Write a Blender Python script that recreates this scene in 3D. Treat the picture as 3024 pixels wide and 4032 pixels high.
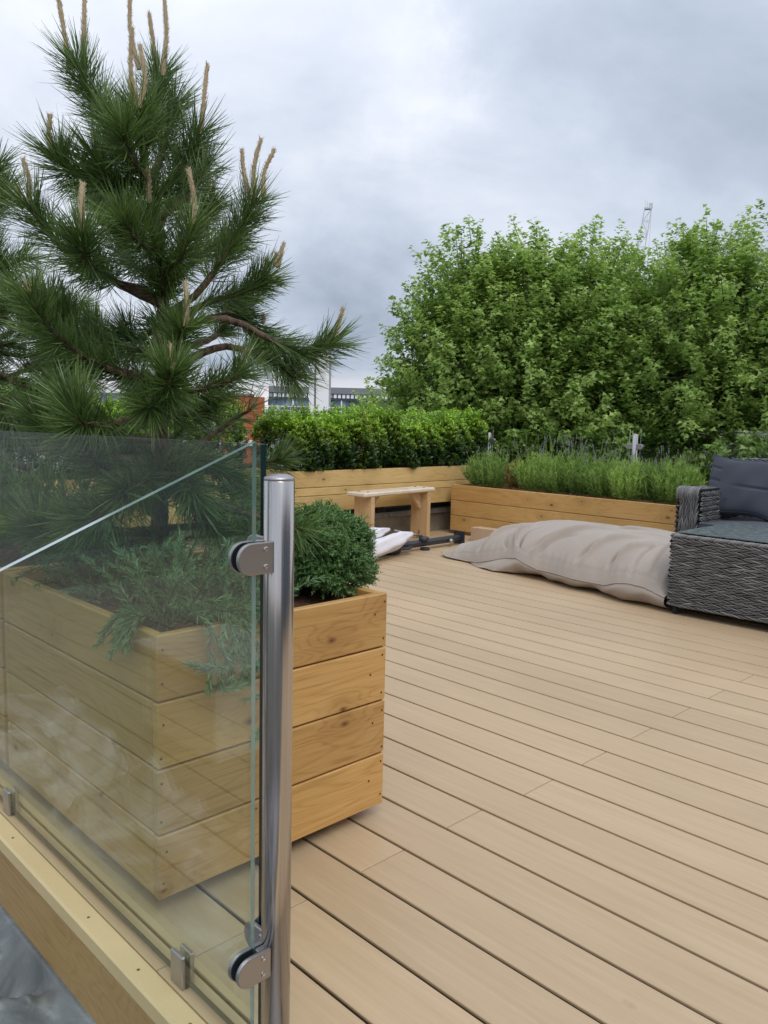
import bpy, math, random
import numpy as np
from mathutils import Vector, Matrix

for _o in list(bpy.data.objects):
    bpy.data.objects.remove(_o)
sc = bpy.context.scene
COL = sc.collection
rad = math.radians
PI = math.pi

# ------------------------------------------------------------------ camera
cd = bpy.data.cameras.new("camera")
cam = bpy.data.objects.new("camera", cd)
COL.objects.link(cam)
cd.sensor_fit = 'VERTICAL'
cd.sensor_height = 24.0
cd.lens = 18.685
cd.clip_start = 0.02
cd.clip_end = 3000
cam.matrix_world = Matrix(((0.71565, 0.06344, -0.69557, 0), (-0.69810, 0.09662, -0.70945, 0),
                           (0.02219, 0.99330, 0.11343, 1.034), (0, 0, 0, 1)))
sc.camera = cam
sc.render.resolution_x, sc.render.resolution_y = 768, 1024
sc.render.engine = 'CYCLES'
sc.cycles.transparent_max_bounces = 24
sc.cycles.max_bounces = 8
sc.cycles.use_denoising = True

# ------------------------------------------------------------------ sky and sun (overcast daylight)
SUN_EL, SUN_AZ = 52, 205          # azimuth counted from +Y towards +X
world = bpy.data.worlds.new("World")
sc.world = world
world.use_nodes = True
wt = world.node_tree
for n in list(wt.nodes):
    wt.nodes.remove(n)
wl = wt.links


def wn(t, **k):
    n = wt.nodes.new(t)
    for a, b in k.items():
        setattr(n, a, b)
    return n


def wmath(op, a, b=None, c=None, clamp=False):
    n = wn('ShaderNodeMath', operation=op)
    n.use_clamp = clamp
    for i, v in enumerate((a, b, c)):
        if v is None:
            continue
        if isinstance(v, (int, float)):
            n.inputs[i].default_value = v
        else:
            wl.new(v, n.inputs[i])
    return n.outputs[0]


def wvec(op, a, b):
    n = wn('ShaderNodeVectorMath', operation=op)
    for i, v in enumerate((a, b)):
        if isinstance(v, (tuple, list)):
            n.inputs[i].default_value = v
        else:
            wl.new(v, n.inputs[i])
    return n


tc = wn('ShaderNodeTexCoord')
D0 = wvec('NORMALIZE', tc.outputs['Generated'], (0, 0, 0)).outputs['Vector']
nz1 = wn('ShaderNodeTexNoise')
nz1.inputs['Scale'].default_value = 5.5
nz1.inputs['Detail'].default_value = 8
nz1.inputs['Roughness'].default_value = 0.6
wl.new(D0, nz1.inputs['Vector'])
dv = wvec('SUBTRACT', nz1.outputs['Color'], (0.5, 0.5, 0.5)).outputs['Vector']
sv = wn('ShaderNodeVectorMath', operation='SCALE')
wl.new(dv, sv.inputs[0])
sv.inputs['Scale'].default_value = 0.22
D1 = wvec('NORMALIZE', wvec('ADD', D0, sv.outputs['Vector']).outputs['Vector'], (0, 0, 0)).outputs['Vector']
sep = wn('ShaderNodeSeparateXYZ')
wl.new(D0, sep.inputs[0])
elz = sep.outputs['Z']
# stretched cloud noise: flatter towards the horizon
den = wmath('ADD', wmath('MAXIMUM', elz, 0.0), 0.22)
cmb = wn('ShaderNodeCombineXYZ')
wl.new(wmath('DIVIDE', sep.outputs['X'], den), cmb.inputs[0])
wl.new(wmath('DIVIDE', sep.outputs['Y'], den), cmb.inputs[1])
nz2 = wn('ShaderNodeTexNoise')
nz2.inputs['Scale'].default_value = 1.15
nz2.inputs['Detail'].default_value = 9
nz2.inputs['Roughness'].default_value = 0.56
nz2.inputs['Distortion'].default_value = 0.35
wl.new(cmb.outputs[0], nz2.inputs['Vector'])
L = wmath('ADD', wmath('MULTIPLY', wmath('SUBTRACT', nz2.outputs['Fac'], 0.5), 1.35), 0.50)
for d, k, amp in (((0.544, 0.766, 0.343), 26, 0.24), ((0.651, 0.650, 0.391), 500, 0.22), ((0.697, 0.626, 0.350), 700, 0.20),
                  ((0.437, 0.805, 0.401), 30, 0.16), ((0.735, 0.581, 0.349), 200, 0.12), ((0.795, 0.543, 0.271), 60, 0.15),
                  ((0.709, 0.582, 0.399), 160, -0.22), ((0.850, 0.411, 0.329), 45, -0.22), ((0.643, 0.736, 0.211), 55, -0.22),
                  ((0.620, 0.770, 0.130), 40, -0.30), ((0.842, 0.364, 0.399), 60, -0.1), ((0.60, 0.70, 0.30), 150, 0.14)):
    n = math.sqrt(sum(q * q for q in d))
    dp = wvec('DOT_PRODUCT', D1, tuple(q / n for q in d)).outputs['Value']
    g = wmath('EXPONENT', wmath('MULTIPLY', wmath('SUBTRACT', dp, 1.0), k))
    L = wmath('ADD', L, wmath('MULTIPLY', g, amp))
ramp = wn('ShaderNodeValToRGB')
wl.new(L, ramp.inputs[0])
cr = ramp.color_ramp
cr.elements[0].position = 0.0
cr.elements[0].color = (0.270, 0.320, 0.400, 1)
cr.elements[1].position = 1.0
cr.elements[1].color = (0.80, 0.82, 0.88, 1)
for ps, c in ((0.30, (0.40, 0.455, 0.545)), (0.55, (0.54, 0.585, 0.67)), (0.80, (0.69, 0.715, 0.79))):
    e = cr.elements.new(ps)
    e.color = (*c, 1)
# paler band low over the horizon
hb = wmath('SUBTRACT', 1.0, wmath('DIVIDE', wmath('ABSOLUTE', wmath('SUBTRACT', elz, 0.0)), 0.062), clamp=True)
mixh = wn('ShaderNodeMix', data_type='RGBA')
wl.new(wmath('MULTIPLY', wmath('POWER', hb, 0.7), 0.9, clamp=True), mixh.inputs['Factor'])
wl.new(ramp.outputs['Color'], mixh.inputs[6])
mixh.inputs[7].default_value = (0.83, 0.79, 0.79, 1)
# overcast skies brighten towards the zenith
zb = wmath('ADD', 1.0, wmath('MULTIPLY', wmath('POWER', wmath('MAXIMUM', elz, 0.0), 2.0), 0.75))
vs = wn('ShaderNodeVectorMath', operation='SCALE')
wl.new(mixh.outputs[2], vs.inputs[0])
wl.new(zb, vs.inputs['Scale'])
sky = wn('ShaderNodeTexSky', sky_type='NISHITA')
sky.sun_disc = False
sky.sun_elevation = rad(SUN_EL)
sky.sun_rotation = rad(SUN_AZ)
bg1 = wn('ShaderNodeBackground')
wl.new(sky.outputs['Color'], bg1.inputs['Color'])
bg1.inputs['Strength'].default_value = 0.05
bg2 = wn('ShaderNodeBackground')
wl.new(vs.outputs['Vector'], bg2.inputs['Color'])
bg2.inputs['Strength'].default_value = 1.38
ms = wn('ShaderNodeMixShader')
ms.inputs[0].default_value = 0.93
wl.new(bg1.outputs[0], ms.inputs[1])
wl.new(bg2.outputs[0], ms.inputs[2])
wo = wn('ShaderNodeOutputWorld')
wl.new(ms.outputs[0], wo.inputs['Surface'])

sl = bpy.data.lights.new("sun", 'SUN')
sl.energy = 1.2
sl.angle = rad(30)
sl.color = (1.0, 0.965, 0.91)
sun = bpy.data.objects.new("sun", sl)
COL.objects.link(sun)
_d = Vector((math.sin(rad(SUN_AZ)) * math.cos(rad(SUN_EL)), math.cos(rad(SUN_AZ)) * math.cos(rad(SUN_EL)), math.sin(rad(SUN_EL))))
sun.rotation_euler = _d.to_track_quat('Z', 'Y').to_euler()
sc.view_settings.view_transform = 'Standard'
sc.view_settings.look = 'None'
sc.view_settings.exposure = 0.0
sc.view_settings.gamma = 1.0
sc.view_settings.use_curve_mapping = False

# ================================================================== helpers
rnd = random.Random(11)
rng = np.random.default_rng(5)


def prop(o, label=None, cat=None, group=None, kind=None):
    if label:
        o['label'] = label
    if cat:
        o['category'] = cat
    if group:
        o['group'] = group
    if kind:
        o['kind'] = kind
    return o


def link(o, parent=None):
    COL.objects.link(o)
    if parent is not None:
        o.parent = parent
    return o


def empty(name, loc, rz=0.0, label=None, cat=None, group=None, kind=None):
    o = bpy.data.objects.new(name, None)
    o.empty_display_size = 0.1
    o.location = loc
    o.rotation_euler = (0, 0, rz)
    link(o)
    return prop(o, label, cat, group, kind)


def mesh_obj(name, me, parent=None, loc=(0, 0, 0), rot=(0, 0, 0)):
    o = bpy.data.objects.new(name, me)
    o.location = loc
    o.rotation_euler = rot
    return link(o, parent)


def mesh_np(name, V, F, mat, smooth=False, attr=None, nside=None):
    """V (n,3); F (m,k) array, or a list of such arrays."""
    me = bpy.data.meshes.new(name)
    Fs = F if isinstance(F, list) else [F]
    V = np.asarray(V, dtype=np.float32)
    me.vertices.add(len(V))
    me.vertices.foreach_set('co', V.ravel())
    loops = np.concatenate([np.asarray(f, dtype=np.int32).ravel() for f in Fs])
    tot = np.concatenate([np.full(len(f), np.asarray(f).shape[1], dtype=np.int32) for f in Fs])
    st = np.concatenate([[0], np.cumsum(tot)[:-1]]).astype(np.int32)
    me.loops.add(len(loops))
    me.loops.foreach_set('vertex_index', loops)
    me.polygons.add(len(tot))
    me.polygons.foreach_set('loop_start', st)
    me.polygons.foreach_set('loop_total', tot)
    if smooth:
        me.polygons.foreach_set('use_smooth', np.ones(len(tot), dtype=bool))
    me.update(calc_edges=True)
    if attr is not None:
        a = me.attributes.new('var', 'FLOAT', 'POINT')
        a.data.foreach_set('value', np.asarray(attr, dtype=np.float32))
    me.materials.append(mat)
    return me


class MB:
    """collects simple solids; build() links them as one mesh object"""

    def __init__(s):
        s.v, s.f = [], []

    def add(s, vs, fs):
        o = len(s.v)
        s.v += [tuple(v) for v in vs]
        s.f += [tuple(i + o for i in f) for f in fs]

    def box(s, x0, x1, y0, y1, z0, z1, M=None):
        vs = [Vector((x, y, z)) for z in (z0, z1) for y in (y0, y1) for x in (x0, x1)]
        if M is not None:
            vs = [M @ v for v in vs]
        s.add(vs, [(0, 2, 3, 1), (4, 5, 7, 6), (0, 1, 5, 4), (1, 3, 7, 5), (3, 2, 6, 7), (2, 0, 4, 6)])

    def bevbox(s, x0, x1, y0, y1, z0, z1, b=0.004, M=None):
        """box with chamfered edges"""
        cx, cy, cz = (x0 + x1) / 2, (y0 + y1) / 2, (z0 + z1) / 2
        hx, hy, hz = (x1 - x0) / 2, (y1 - y0) / 2, (z1 - z0) / 2
        b = min(b, hx * .9, hy * .9, hz * .9)
        idx = {}
        vs = []
        for sx in (-1, 1):
            for sy in (-1, 1):
                for sz in (-1, 1):
                    for a in range(3):
                        h = [hx - b, hy - b, hz - b]
                        h[a] = (hx, hy, hz)[a]
                        idx[(sx, sy, sz, a)] = len(vs)
                        v = Vector((cx + sx * h[0], cy + sy * h[1], cz + sz * h[2]))
                        vs.append(M @ v if M is not None else v)
        fs = []
        for a in range(3):
            b1, b2 = (a + 1) % 3, (a + 2) % 3
            for sg in (-1, 1):
                q = []
                for u, w in ((-1, -1), (1, -1), (1, 1), (-1, 1)):
                    k = [0, 0, 0]
                    k[a], k[b1], k[b2] = sg, u, w
                    q.append(idx[(*k, a)])
                fs.append(tuple(q if sg > 0 else q[::-1]))
        for a in range(3):          # edges along axis a
            b1, b2 = (a + 1) % 3, (a + 2) % 3
            for u in (-1, 1):
                for w in (-1, 1):
                    k0, k1 = [0, 0, 0], [0, 0, 0]
                    k0[a], k1[a] = -1, 1
                    k0[b1] = k1[b1] = u
                    k0[b2] = k1[b2] = w
                    q = [idx[(*k0, b1)], idx[(*k1, b1)], idx[(*k1, b2)], idx[(*k0, b2)]]
                    fs.append(tuple(q if u * w < 0 else q[::-1]))
        for sx in (-1, 1):
            for sy in (-1, 1):
                for sz in (-1, 1):
                    q = [idx[(sx, sy, sz, a)] for a in range(3)]
                    fs.append(tuple(q if sx * sy * sz > 0 else q[::-1]))
        s.add(vs, fs)

    def tube(s, pts, rads, n=8, caps=True):
        pts = [Vector(p) for p in pts]
        if isinstance(rads, (int, float)):
            rads = [rads] * len(pts)
        rings = []
        ref = None
        vs, fs = [], []
        for i, p in enumerate(pts):
            t = (pts[min(i + 1, len(pts) - 1)] - pts[max(i - 1, 0)]).normalized()
            if ref is None:
                ref = t.orthogonal().normalized()
            else:
                ref = (ref - t * ref.dot(t))
                ref = ref.normalized() if ref.length > 1e-6 else t.orthogonal().normalized()
            bi = t.cross(ref)
            for k in range(n):
                a = 2 * PI * k / n
                vs.append(p + (ref * math.cos(a) + bi * math.sin(a)) * rads[i])
        for i in range(len(pts) - 1):
            for k in range(n):
                k2 = (k + 1) % n
                fs.append((i * n + k, i * n + k2, (i + 1) * n + k2, (i + 1) * n + k))
        if caps:
            fs.append(tuple(range(n))[::-1])
            fs.append(tuple((len(pts) - 1) * n + k for k in range(n)))
        s.add(vs, fs)

    def prism(s, outline, z0, z1, M=None):
        """outline: list of (x, y), counter-clockwise, extruded from z0 to z1"""
        n = len(outline)
        vs = [Vector((x, y, z0)) for x, y in outline] + [Vector((x, y, z1)) for x, y in outline]
        if M is not None:
            vs = [M @ v for v in vs]
        fs = [tuple(range(n))[::-1], tuple(range(n, 2 * n))]
        fs += [(i, (i + 1) % n, n + (i + 1) % n, n + i) for i in range(n)]
        s.add(vs, fs)

    def lathe(s, prof, n=32, M=None):
        """prof: list of (r, z)"""
        vs, fs = [], []
        for r, z in prof:
            for k in range(n):
                a = 2 * PI * k / n
                v = Vector((r * math.cos(a), r * math.sin(a), z))
                vs.append(M @ v if M is not None else v)
        for i in range(len(prof) - 1):
            for k in range(n):
                k2 = (k + 1) % n
                fs.append((i * n + k, i * n + k2, (i + 1) * n + k2, (i + 1) * n + k))
        fs.append(tuple(range(n))[::-1])
        fs.append(tuple((len(prof) - 1) * n + k for k in range(n)))
        s.add(vs, fs)

    def mesh(s, name, mat, smooth=False):
        me = bpy.data.meshes.new(name)
        me.from_pydata(s.v, [], s.f)
        me.materials.append(mat)
        if smooth:
            me.polygons.foreach_set('use_smooth', [True] * len(me.polygons))
        me.update()
        return me

    def build(s, name, mat, parent=None, smooth=False, loc=(0, 0, 0), rot=(0, 0, 0), bevel=0):
        o = mesh_obj(name, s.mesh(name, mat, smooth), parent, loc, rot)
        if bevel:
            m = o.modifiers.new('bevel', 'BEVEL')
            m.width = bevel
            m.segments = 2
            m.limit_method = 'ANGLE'
        return o


# ================================================================== materials
class NT:
    def __init__(s, name):
        s.m = bpy.data.materials.new(name)
        s.m.use_nodes = True
        s.t = s.m.node_tree
        s.b = s.t.nodes['Principled BSDF']
        s.out = s.t.nodes['Material Output']

    def n(s, typ, **k):
        q = s.t.nodes.new(typ)
        for a, b in k.items():
            setattr(q, a, b)
        return q

    def l(s, a, b):
        s.t.links.new(a, b)

    def put(s, v, sock):
        if isinstance(v, (int, float, tuple, list)):
            sock.default_value = v
        else:
            s.l(v, sock)

    def math(s, op, a, b=None, clamp=False):
        q = s.n('ShaderNodeMath', operation=op)
        q.use_clamp = clamp
        s.put(a, q.inputs[0])
        if b is not None:
            s.put(b, q.inputs[1])
        return q.outputs[0]

    def coord(s, scale=(1, 1, 1), shift=0.0, kind='Object'):
        t = s.n('ShaderNodeTexCoord')
        mp = s.n('ShaderNodeMapping')
        s.l(t.outputs[kind], mp.inputs['Vector'])
        mp.inputs['Scale'].default_value = scale
        v = mp.outputs['Vector']
        if shift:
            oi = s.n('ShaderNodeObjectInfo')
            ad = s.n('ShaderNodeVectorMath', operation='ADD')
            s.l(v, ad.inputs[0])
            c = s.n('ShaderNodeCombineXYZ')
            for i in range(3):
                s.l(s.math('MULTIPLY', oi.outputs['Random'], shift * (1.0 + i * 0.37)), c.inputs[i])
            s.l(c.outputs[0], ad.inputs[1])
            v = ad.outputs[0]
        return v

    def noise(s, vec, scale, detail=4, rough=0.5, dist=0.0):
        q = s.n('ShaderNodeTexNoise')
        s.l(vec, q.inputs['Vector'])
        q.inputs['Scale'].default_value = scale
        q.inputs['Detail'].default_value = detail
        q.inputs['Roughness'].default_value = rough
        q.inputs['Distortion'].default_value = dist
        return q.outputs['Fac']

    def ramp(s, fac, stops):
        q = s.n('ShaderNodeValToRGB')
        s.l(fac, q.inputs[0])
        e = q.color_ramp.elements
        e[0].position, e[0].color = stops[0][0], (*stops[0][1], 1)
        e[1].position, e[1].color = stops[-1][0], (*stops[-1][1], 1)
        for p, c in stops[1:-1]:
            k = e.new(p)
            k.color = (*c, 1)
        return q.outputs['Color']

    def mix(s, fac, a, b, mode='MIX'):
        q = s.n('ShaderNodeMix', data_type='RGBA', blend_type=mode)
        s.put(fac, q.inputs['Factor'])
        s.put((*a, 1) if isinstance(a, tuple) and len(a) == 3 else a, q.inputs[6])
        s.put((*b, 1) if isinstance(b, tuple) and len(b) == 3 else b, q.inputs[7])
        return q.outputs[2]

    def bump(s, h, strength=0.3, dist=0.002):
        q = s.n('ShaderNodeBump')
        s.l(h, q.inputs['Height'])
        q.inputs['Strength'].default_value = strength
        q.inputs['Distance'].default_value = dist
        s.l(q.outputs[0], s.b.inputs['Normal'])

    def color(s, c):
        s.put((*c, 1) if isinstance(c, tuple) and len(c) == 3 else c, s.b.inputs['Base Color'])

    def rough(s, r):
        s.put(r, s.b.inputs['Roughness'])


def simple(name, col, rough=0.6, metal=0.0, var=0.0, vs=8.0, bump=0.0):
    t = NT(name)
    if var:
        v = t.coord(kind='Object', shift=3.0)
        f = t.noise(v, vs, 5, 0.6)
        c = t.ramp(f, [(0.3, tuple(q * (1 - var) for q in col)), (0.7, tuple(min(1, q * (1 + var)) for q in col))])
        t.color(c)
        if bump:
            t.bump(f, bump, 0.004)
    else:
        t.color(col)
    t.rough(rough)
    t.b.inputs['Metallic'].default_value = metal
    return t.m


def wood_mat(name, lo, mid, hi, knots=True, green=0.0, rough=0.55, grain=1.0, knotcol=(0.16, 0.07, 0.02)):
    """pine planks: local X is the length. knots bend the grain around them"""
    t = NT(name)
    v = t.coord((1, 1, 1), shift=7.0)
    # knots: voronoi cells stretched along the plank
    kv = t.n('ShaderNodeVectorMath', operation='MULTIPLY')
    t.l(v, kv.inputs[0])
    kv.inputs[1].default_value = (4.0, 7.5, 8.0)
    vo = t.n('ShaderNodeTexVoronoi', voronoi_dimensions='2D')
    t.l(kv.outputs[0], vo.inputs['Vector'])
    vo.inputs['Scale'].default_value = 1.0
    vo.inputs['Randomness'].default_value = 1.0
    kd = vo.outputs['Distance']
    sepc = t.n('ShaderNodeSeparateColor')
    t.l(vo.outputs['Color'], sepc.inputs[0])
    has = t.math('GREATER_THAN', sepc.outputs[0], 0.58)
    kn = t.math('MULTIPLY', t.math('SUBTRACT', 1.0, t.math('DIVIDE', kd, t.math('ADD', 0.025, t.math('MULTIPLY', sepc.outputs[1], 0.085))), clamp=True), has)
    halo = t.math('MULTIPLY', t.math('SUBTRACT', 1.0, t.math('DIVIDE', kd, 0.42), clamp=True), has)
    # grain
    gv = t.n('ShaderNodeVectorMath', operation='MULTIPLY')
    t.l(v, gv.inputs[0])
    gv.inputs[1].default_value = (0.75 * grain, 7.0 * grain, 7.0 * grain)
    big = t.noise(gv.outputs[0], 1.4, 2, 0.45, 0.4)
    ring = t.math('ADD', t.math('MULTIPLY', big, 9.0), t.math('MULTIPLY', halo, 1.6))
    wv = t.math('SUBTRACT', 0.3, t.math('POWER', t.math('ADD', 0.5, t.math('MULTIPLY', 0.5, t.math('SINE', t.math('MULTIPLY', ring, 11.0)))), 4.0))
    fv = t.n('ShaderNodeVectorMath', operation='MULTIPLY')
    t.l(v, fv.inputs[0])
    fv.inputs[1].default_value = (6, 210, 210)
    fine = t.noise(fv.outputs[0], 1.0, 3, 0.6)
    blot = t.noise(v, 2.2, 3, 0.5)
    f = t.math('ADD', t.math('ADD', t.math('MULTIPLY', wv, 0.11), t.math('MULTIPLY', fine, 0.50)), t.math('MULTIPLY', blot, 0.42))
    c = t.ramp(f, [(0.20, lo), (0.42, mid), (0.68, hi)])
    if green:
        g = t.noise(v, 1.3, 3, 0.5)
        c = t.mix(t.math('MULTIPLY', t.math('SUBTRACT', g, 0.45, clamp=True), green * 5, clamp=True), c, (mid[0] * .78, mid[1] * 1.02, mid[2] * 1.05))
    # each board its own tone
    oi = t.n('ShaderNodeObjectInfo')
    hv = t.n('ShaderNodeHueSaturation')
    t.l(c, hv.inputs['Color'])
    t.l(t.math('ADD', 0.88, t.math('MULTIPLY', oi.outputs['Random'], 0.22)), hv.inputs['Value'])
    c = hv.outputs[0]
    if knots:
        c = t.mix(t.math('MULTIPLY', halo, 0.35, clamp=True), c, tuple(q * .72 for q in lo))
        c = t.mix(t.math('MULTIPLY', kn, 1.6, clamp=True), c, (knotcol[0] * 1.5, knotcol[1] * 1.5, knotcol[2] * 1.6))
        c = t.mix(t.math('MULTIPLY', t.math('SUBTRACT', kn, 0.55, clamp=True), 2.2, clamp=True), c, (knotcol[0] * .6, knotcol[1] * .6, knotcol[2] * .6))
    t.color(c)
    t.rough(rough)
    t.bump(t.math('ADD', t.math('MULTIPLY', fine, 0.5), t.math('MULTIPLY', wv, 0.25)), 0.25, 0.0012)
    return t.m


M = {}
M['planter'] = wood_mat('treated_pine', (0.37, 0.180, 0.050), (0.55, 0.305, 0.095), (0.65, 0.405, 0.155), green=0.2)
M['planter_pale'] = wood_mat('pale_treated_pine', (0.46, 0.29, 0.10), (0.60, 0.40, 0.155), (0.70, 0.51, 0.23), green=0.12)
M['bench'] = wood_mat('bench_pine', (0.46, 0.27, 0.11), (0.62, 0.40, 0.20), (0.74, 0.54, 0.32), rough=0.45)
M['seatwood'] = wood_mat('worn_bench_seat', (0.52, 0.38, 0.24), (0.70, 0.57, 0.42), (0.80, 0.71, 0.58), rough=0.5)
M['fascia'] = wood_mat('brown_fascia', (0.30, 0.165, 0.060), (0.42, 0.245, 0.095), (0.52, 0.33, 0.14), knots=False, grain=0.9)
M['endgrain'] = simple('end_grain', (0.50, 0.36, 0.17), 0.8, var=0.25, vs=60)
M['screw'] = simple('rusty_screw', (0.07, 0.04, 0.025), 0.6, 0.3)


def deck_mat():
    t = NT('composite_deck')
    v = t.coord((1, 1, 1), shift=5.0)
    gv = t.n('ShaderNodeVectorMath', operation='MULTIPLY')
    t.l(v, gv.inputs[0])
    gv.inputs[1].default_value = (3.2, 60, 60)
    g = t.noise(gv.outputs[0], 1.0, 6, 0.62, 0.5)
    gv2 = t.n('ShaderNodeVectorMath', operation='MULTIPLY')
    t.l(v, gv2.inputs[0])
    gv2.inputs[1].default_value = (22, 420, 420)
    g2 = t.noise(gv2.outputs[0], 1.0, 3, 0.6)
    w = t.coord((1, 1, 1), kind='Object')
    tcw = t.n('ShaderNodeNewGeometry')
    big = t.noise(tcw.outputs['Position'], 1.1, 3, 0.55)
    c = t.ramp(t.math('ADD', t.math('MULTIPLY', g, 0.6), t.math('MULTIPLY', big, 0.4)),
               [(0.30, (0.435, 0.309, 0.180)), (0.50, (0.487, 0.351, 0.211)), (0.70, (0.540, 0.398, 0.247))])
    c = t.mix(t.math('MULTIPLY', t.math('SUBTRACT', g2, 0.60, clamp=True), 1.2, clamp=True), c, (0.37, 0.28, 0.19))
    # a few dull stains and scuffs
    vo = t.n('ShaderNodeTexVoronoi')
    mp = t.n('ShaderNodeVectorMath', operation='MULTIPLY')
    t.l(tcw.outputs['Position'], mp.inputs[0])
    mp.inputs[1].default_value = (2.3, 1.25, 1)
    t.l(mp.outputs[0], vo.inputs['Vector'])
    vo.inputs['Scale'].default_value = 1.0
    sc_ = t.n('ShaderNodeSeparateColor')
    t.l(vo.outputs['Color'], sc_.inputs[0])
    wob = t.noise(tcw.outputs['Position'], 22, 3, 0.6)
    d = t.math('ADD', vo.outputs['Distance'], t.math('MULTIPLY', t.math('SUBTRACT', wob, 0.5), 0.07))
    st = t.math('MULTIPLY', t.math('SUBTRACT', 0.036, d, clamp=True), t.math('GREATER_THAN', sc_.outputs[1], 0.35))
    c = t.mix(t.math('MULTIPLY', st, 30, clamp=True), c, (0.27, 0.185, 0.115))
    oi = t.n('ShaderNodeObjectInfo')
    hv = t.n('ShaderNodeHueSaturation')
    t.l(c, hv.inputs['Color'])
    t.l(t.math('ADD', 0.955, t.math('MULTIPLY', oi.outputs['Random'], 0.10)), hv.inputs['Value'])
    t.color(hv.outputs[0])
    t.rough(t.math('ADD', 0.34, t.math('MULTIPLY', big, 0.30)))
    t.b.inputs['Specular IOR Level'].default_value = 0.45
    t.bump(t.math('ADD', g, t.math('MULTIPLY', g2, 0.7)), 0.35, 0.0012)
    return t.m


M['deck'] = deck_mat()
M['trim'] = simple('pale_composite_trim', (0.67, 0.485, 0.265), 0.5, var=0.05, vs=3)
M['dark'] = simple('dark_subframe', (0.030, 0.020, 0.014), 0.9)  # one even near-black brown


def glass_mat(name, tint, refl=1.0):
    t = NT(name)
    t.t.nodes.remove(t.b)
    geo = t.n('ShaderNodeNewGeometry')
    ior = t.math('ADD', 1.5, t.math('MULTIPLY', geo.outputs['Backfacing'], 1 / 1.5 - 1.5))
    fr = t.n('ShaderNodeFresnel')
    t.l(ior, fr.inputs['IOR'])
    tr = t.n('ShaderNodeBsdfTransparent')
    tr.inputs[0].default_value = (*tint, 1)
    gl = t.n('ShaderNodeBsdfGlossy')
    gl.inputs['Roughness'].default_value = 0.0
    gl.inputs['Color'].default_value = (refl, refl, refl, 1)
    mx = t.n('ShaderNodeMixShader')
    t.l(fr.outputs[0], mx.inputs[0])
    t.l(tr.outputs[0], mx.inputs[1])
    t.l(gl.outputs[0], mx.inputs[2])
    t.l(mx.outputs[0], t.out.inputs['Surface'])
    return t.m


M['glass'] = glass_mat('clear_balustrade_glass', (0.925, 0.965, 0.938))
M['glass_edge'] = simple('green_glass_edge', (0.22, 0.33, 0.30), 0.12)
M['glass_edge'].node_tree.nodes['Principled BSDF'].inputs['Transmission Weight'].default_value = 0.35
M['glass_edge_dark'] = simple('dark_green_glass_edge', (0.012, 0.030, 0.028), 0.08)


def steel_mat():
    t = NT('brushed_steel')
    v = t.coord((1, 1, 1), kind='Object')
    gv = t.n('ShaderNodeVectorMath', operation='MULTIPLY')
    t.l(v, gv.inputs[0])
    gv.inputs[1].default_value = (140, 140, 2.5)
    g = t.noise(gv.outputs[0], 1.0, 4, 0.6)
    t.color(t.ramp(g, [(0.3, (0.47, 0.44, 0.425)), (0.7, (0.61, 0.575, 0.56))]))
    t.b.inputs['Metallic'].default_value = 1.0
    t.rough(t.math('ADD', 0.13, t.math('MULTIPLY', g, 0.20)))
    t.bump(g, 0.12, 0.0006)
    return t.m


M['steel'] = steel_mat()
M['satin'] = simple('satin_steel', (0.42, 0.40, 0.40), 0.42, 1.0)
M['gasket'] = simple('black_rubber_gasket', (0.012, 0.014, 0.018), 0.6)


def soil_mat():
    t = NT('bark_soil')
    v = t.coord(kind='Object')
    a = t.noise(v, 45, 5, 0.7)
    t.color(t.ramp(a, [(0.32, (0.035, 0.014, 0.007)), (0.52, (0.115, 0.048, 0.024)), (0.72, (0.24, 0.12, 0.065))]))
    t.rough(0.95)
    t.bump(a, 1.0, 0.012)
    return t.m


M['soil'] = soil_mat()


def leaf_mat(name, dark, light, rough=0.5, trans=0.35, pos=0.5, spec=0.4):
    """colour runs from dark to light along the per-leaf attribute 'var'"""
    t = NT(name)
    a = t.n('ShaderNodeAttribute')
    a.attribute_name = 'var'
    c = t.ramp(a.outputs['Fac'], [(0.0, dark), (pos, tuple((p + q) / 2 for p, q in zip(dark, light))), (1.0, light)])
    t.color(c)
    t.rough(rough)
    t.b.inputs['Specular IOR Level'].default_value = spec
    tl = t.n('ShaderNodeBsdfTranslucent')
    t.l(t.mix(0.5, c, (0.55, 0.75, 0.15), 'MULTIPLY'), tl.inputs[0])
    tl2 = t.n('ShaderNodeMixShader')
    tl2.inputs[0].default_value = trans
    t.l(t.b.outputs[0], tl2.inputs[1])
    t.l(tl.outputs[0], tl2.inputs[2])
    t.l(tl2.outputs[0], t.out.inputs['Surface'])
    return t.m


M['needle'] = leaf_mat('pine_needles', (0.038, 0.085, 0.024), (0.250, 0.375, 0.105), 0.36, 0.20, spec=0.5)
M['plane'] = leaf_mat('plane_tree_leaves', (0.205, 0.330, 0.065), (0.620, 0.760, 0.250), 0.42, 0.50)
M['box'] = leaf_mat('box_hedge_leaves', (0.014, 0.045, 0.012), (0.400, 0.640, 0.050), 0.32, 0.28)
M['dead'] = leaf_mat('dead_leaves', (0.16, 0.10, 0.03), (0.36, 0.26, 0.10), 0.6, 0.2)
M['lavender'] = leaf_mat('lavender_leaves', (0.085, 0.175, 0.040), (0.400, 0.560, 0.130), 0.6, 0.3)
M['spike'] = leaf_mat('lavender_flowers', (0.22, 0.24, 0.19), (0.42, 0.40, 0.50), 0.7, 0.2)
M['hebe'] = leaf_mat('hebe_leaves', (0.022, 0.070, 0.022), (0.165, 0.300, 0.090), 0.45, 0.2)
M['rosemary'] = leaf_mat('rosemary_leaves', (0.030, 0.105, 0.045), (0.200, 0.350, 0.150), 0.5, 0.15)
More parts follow.
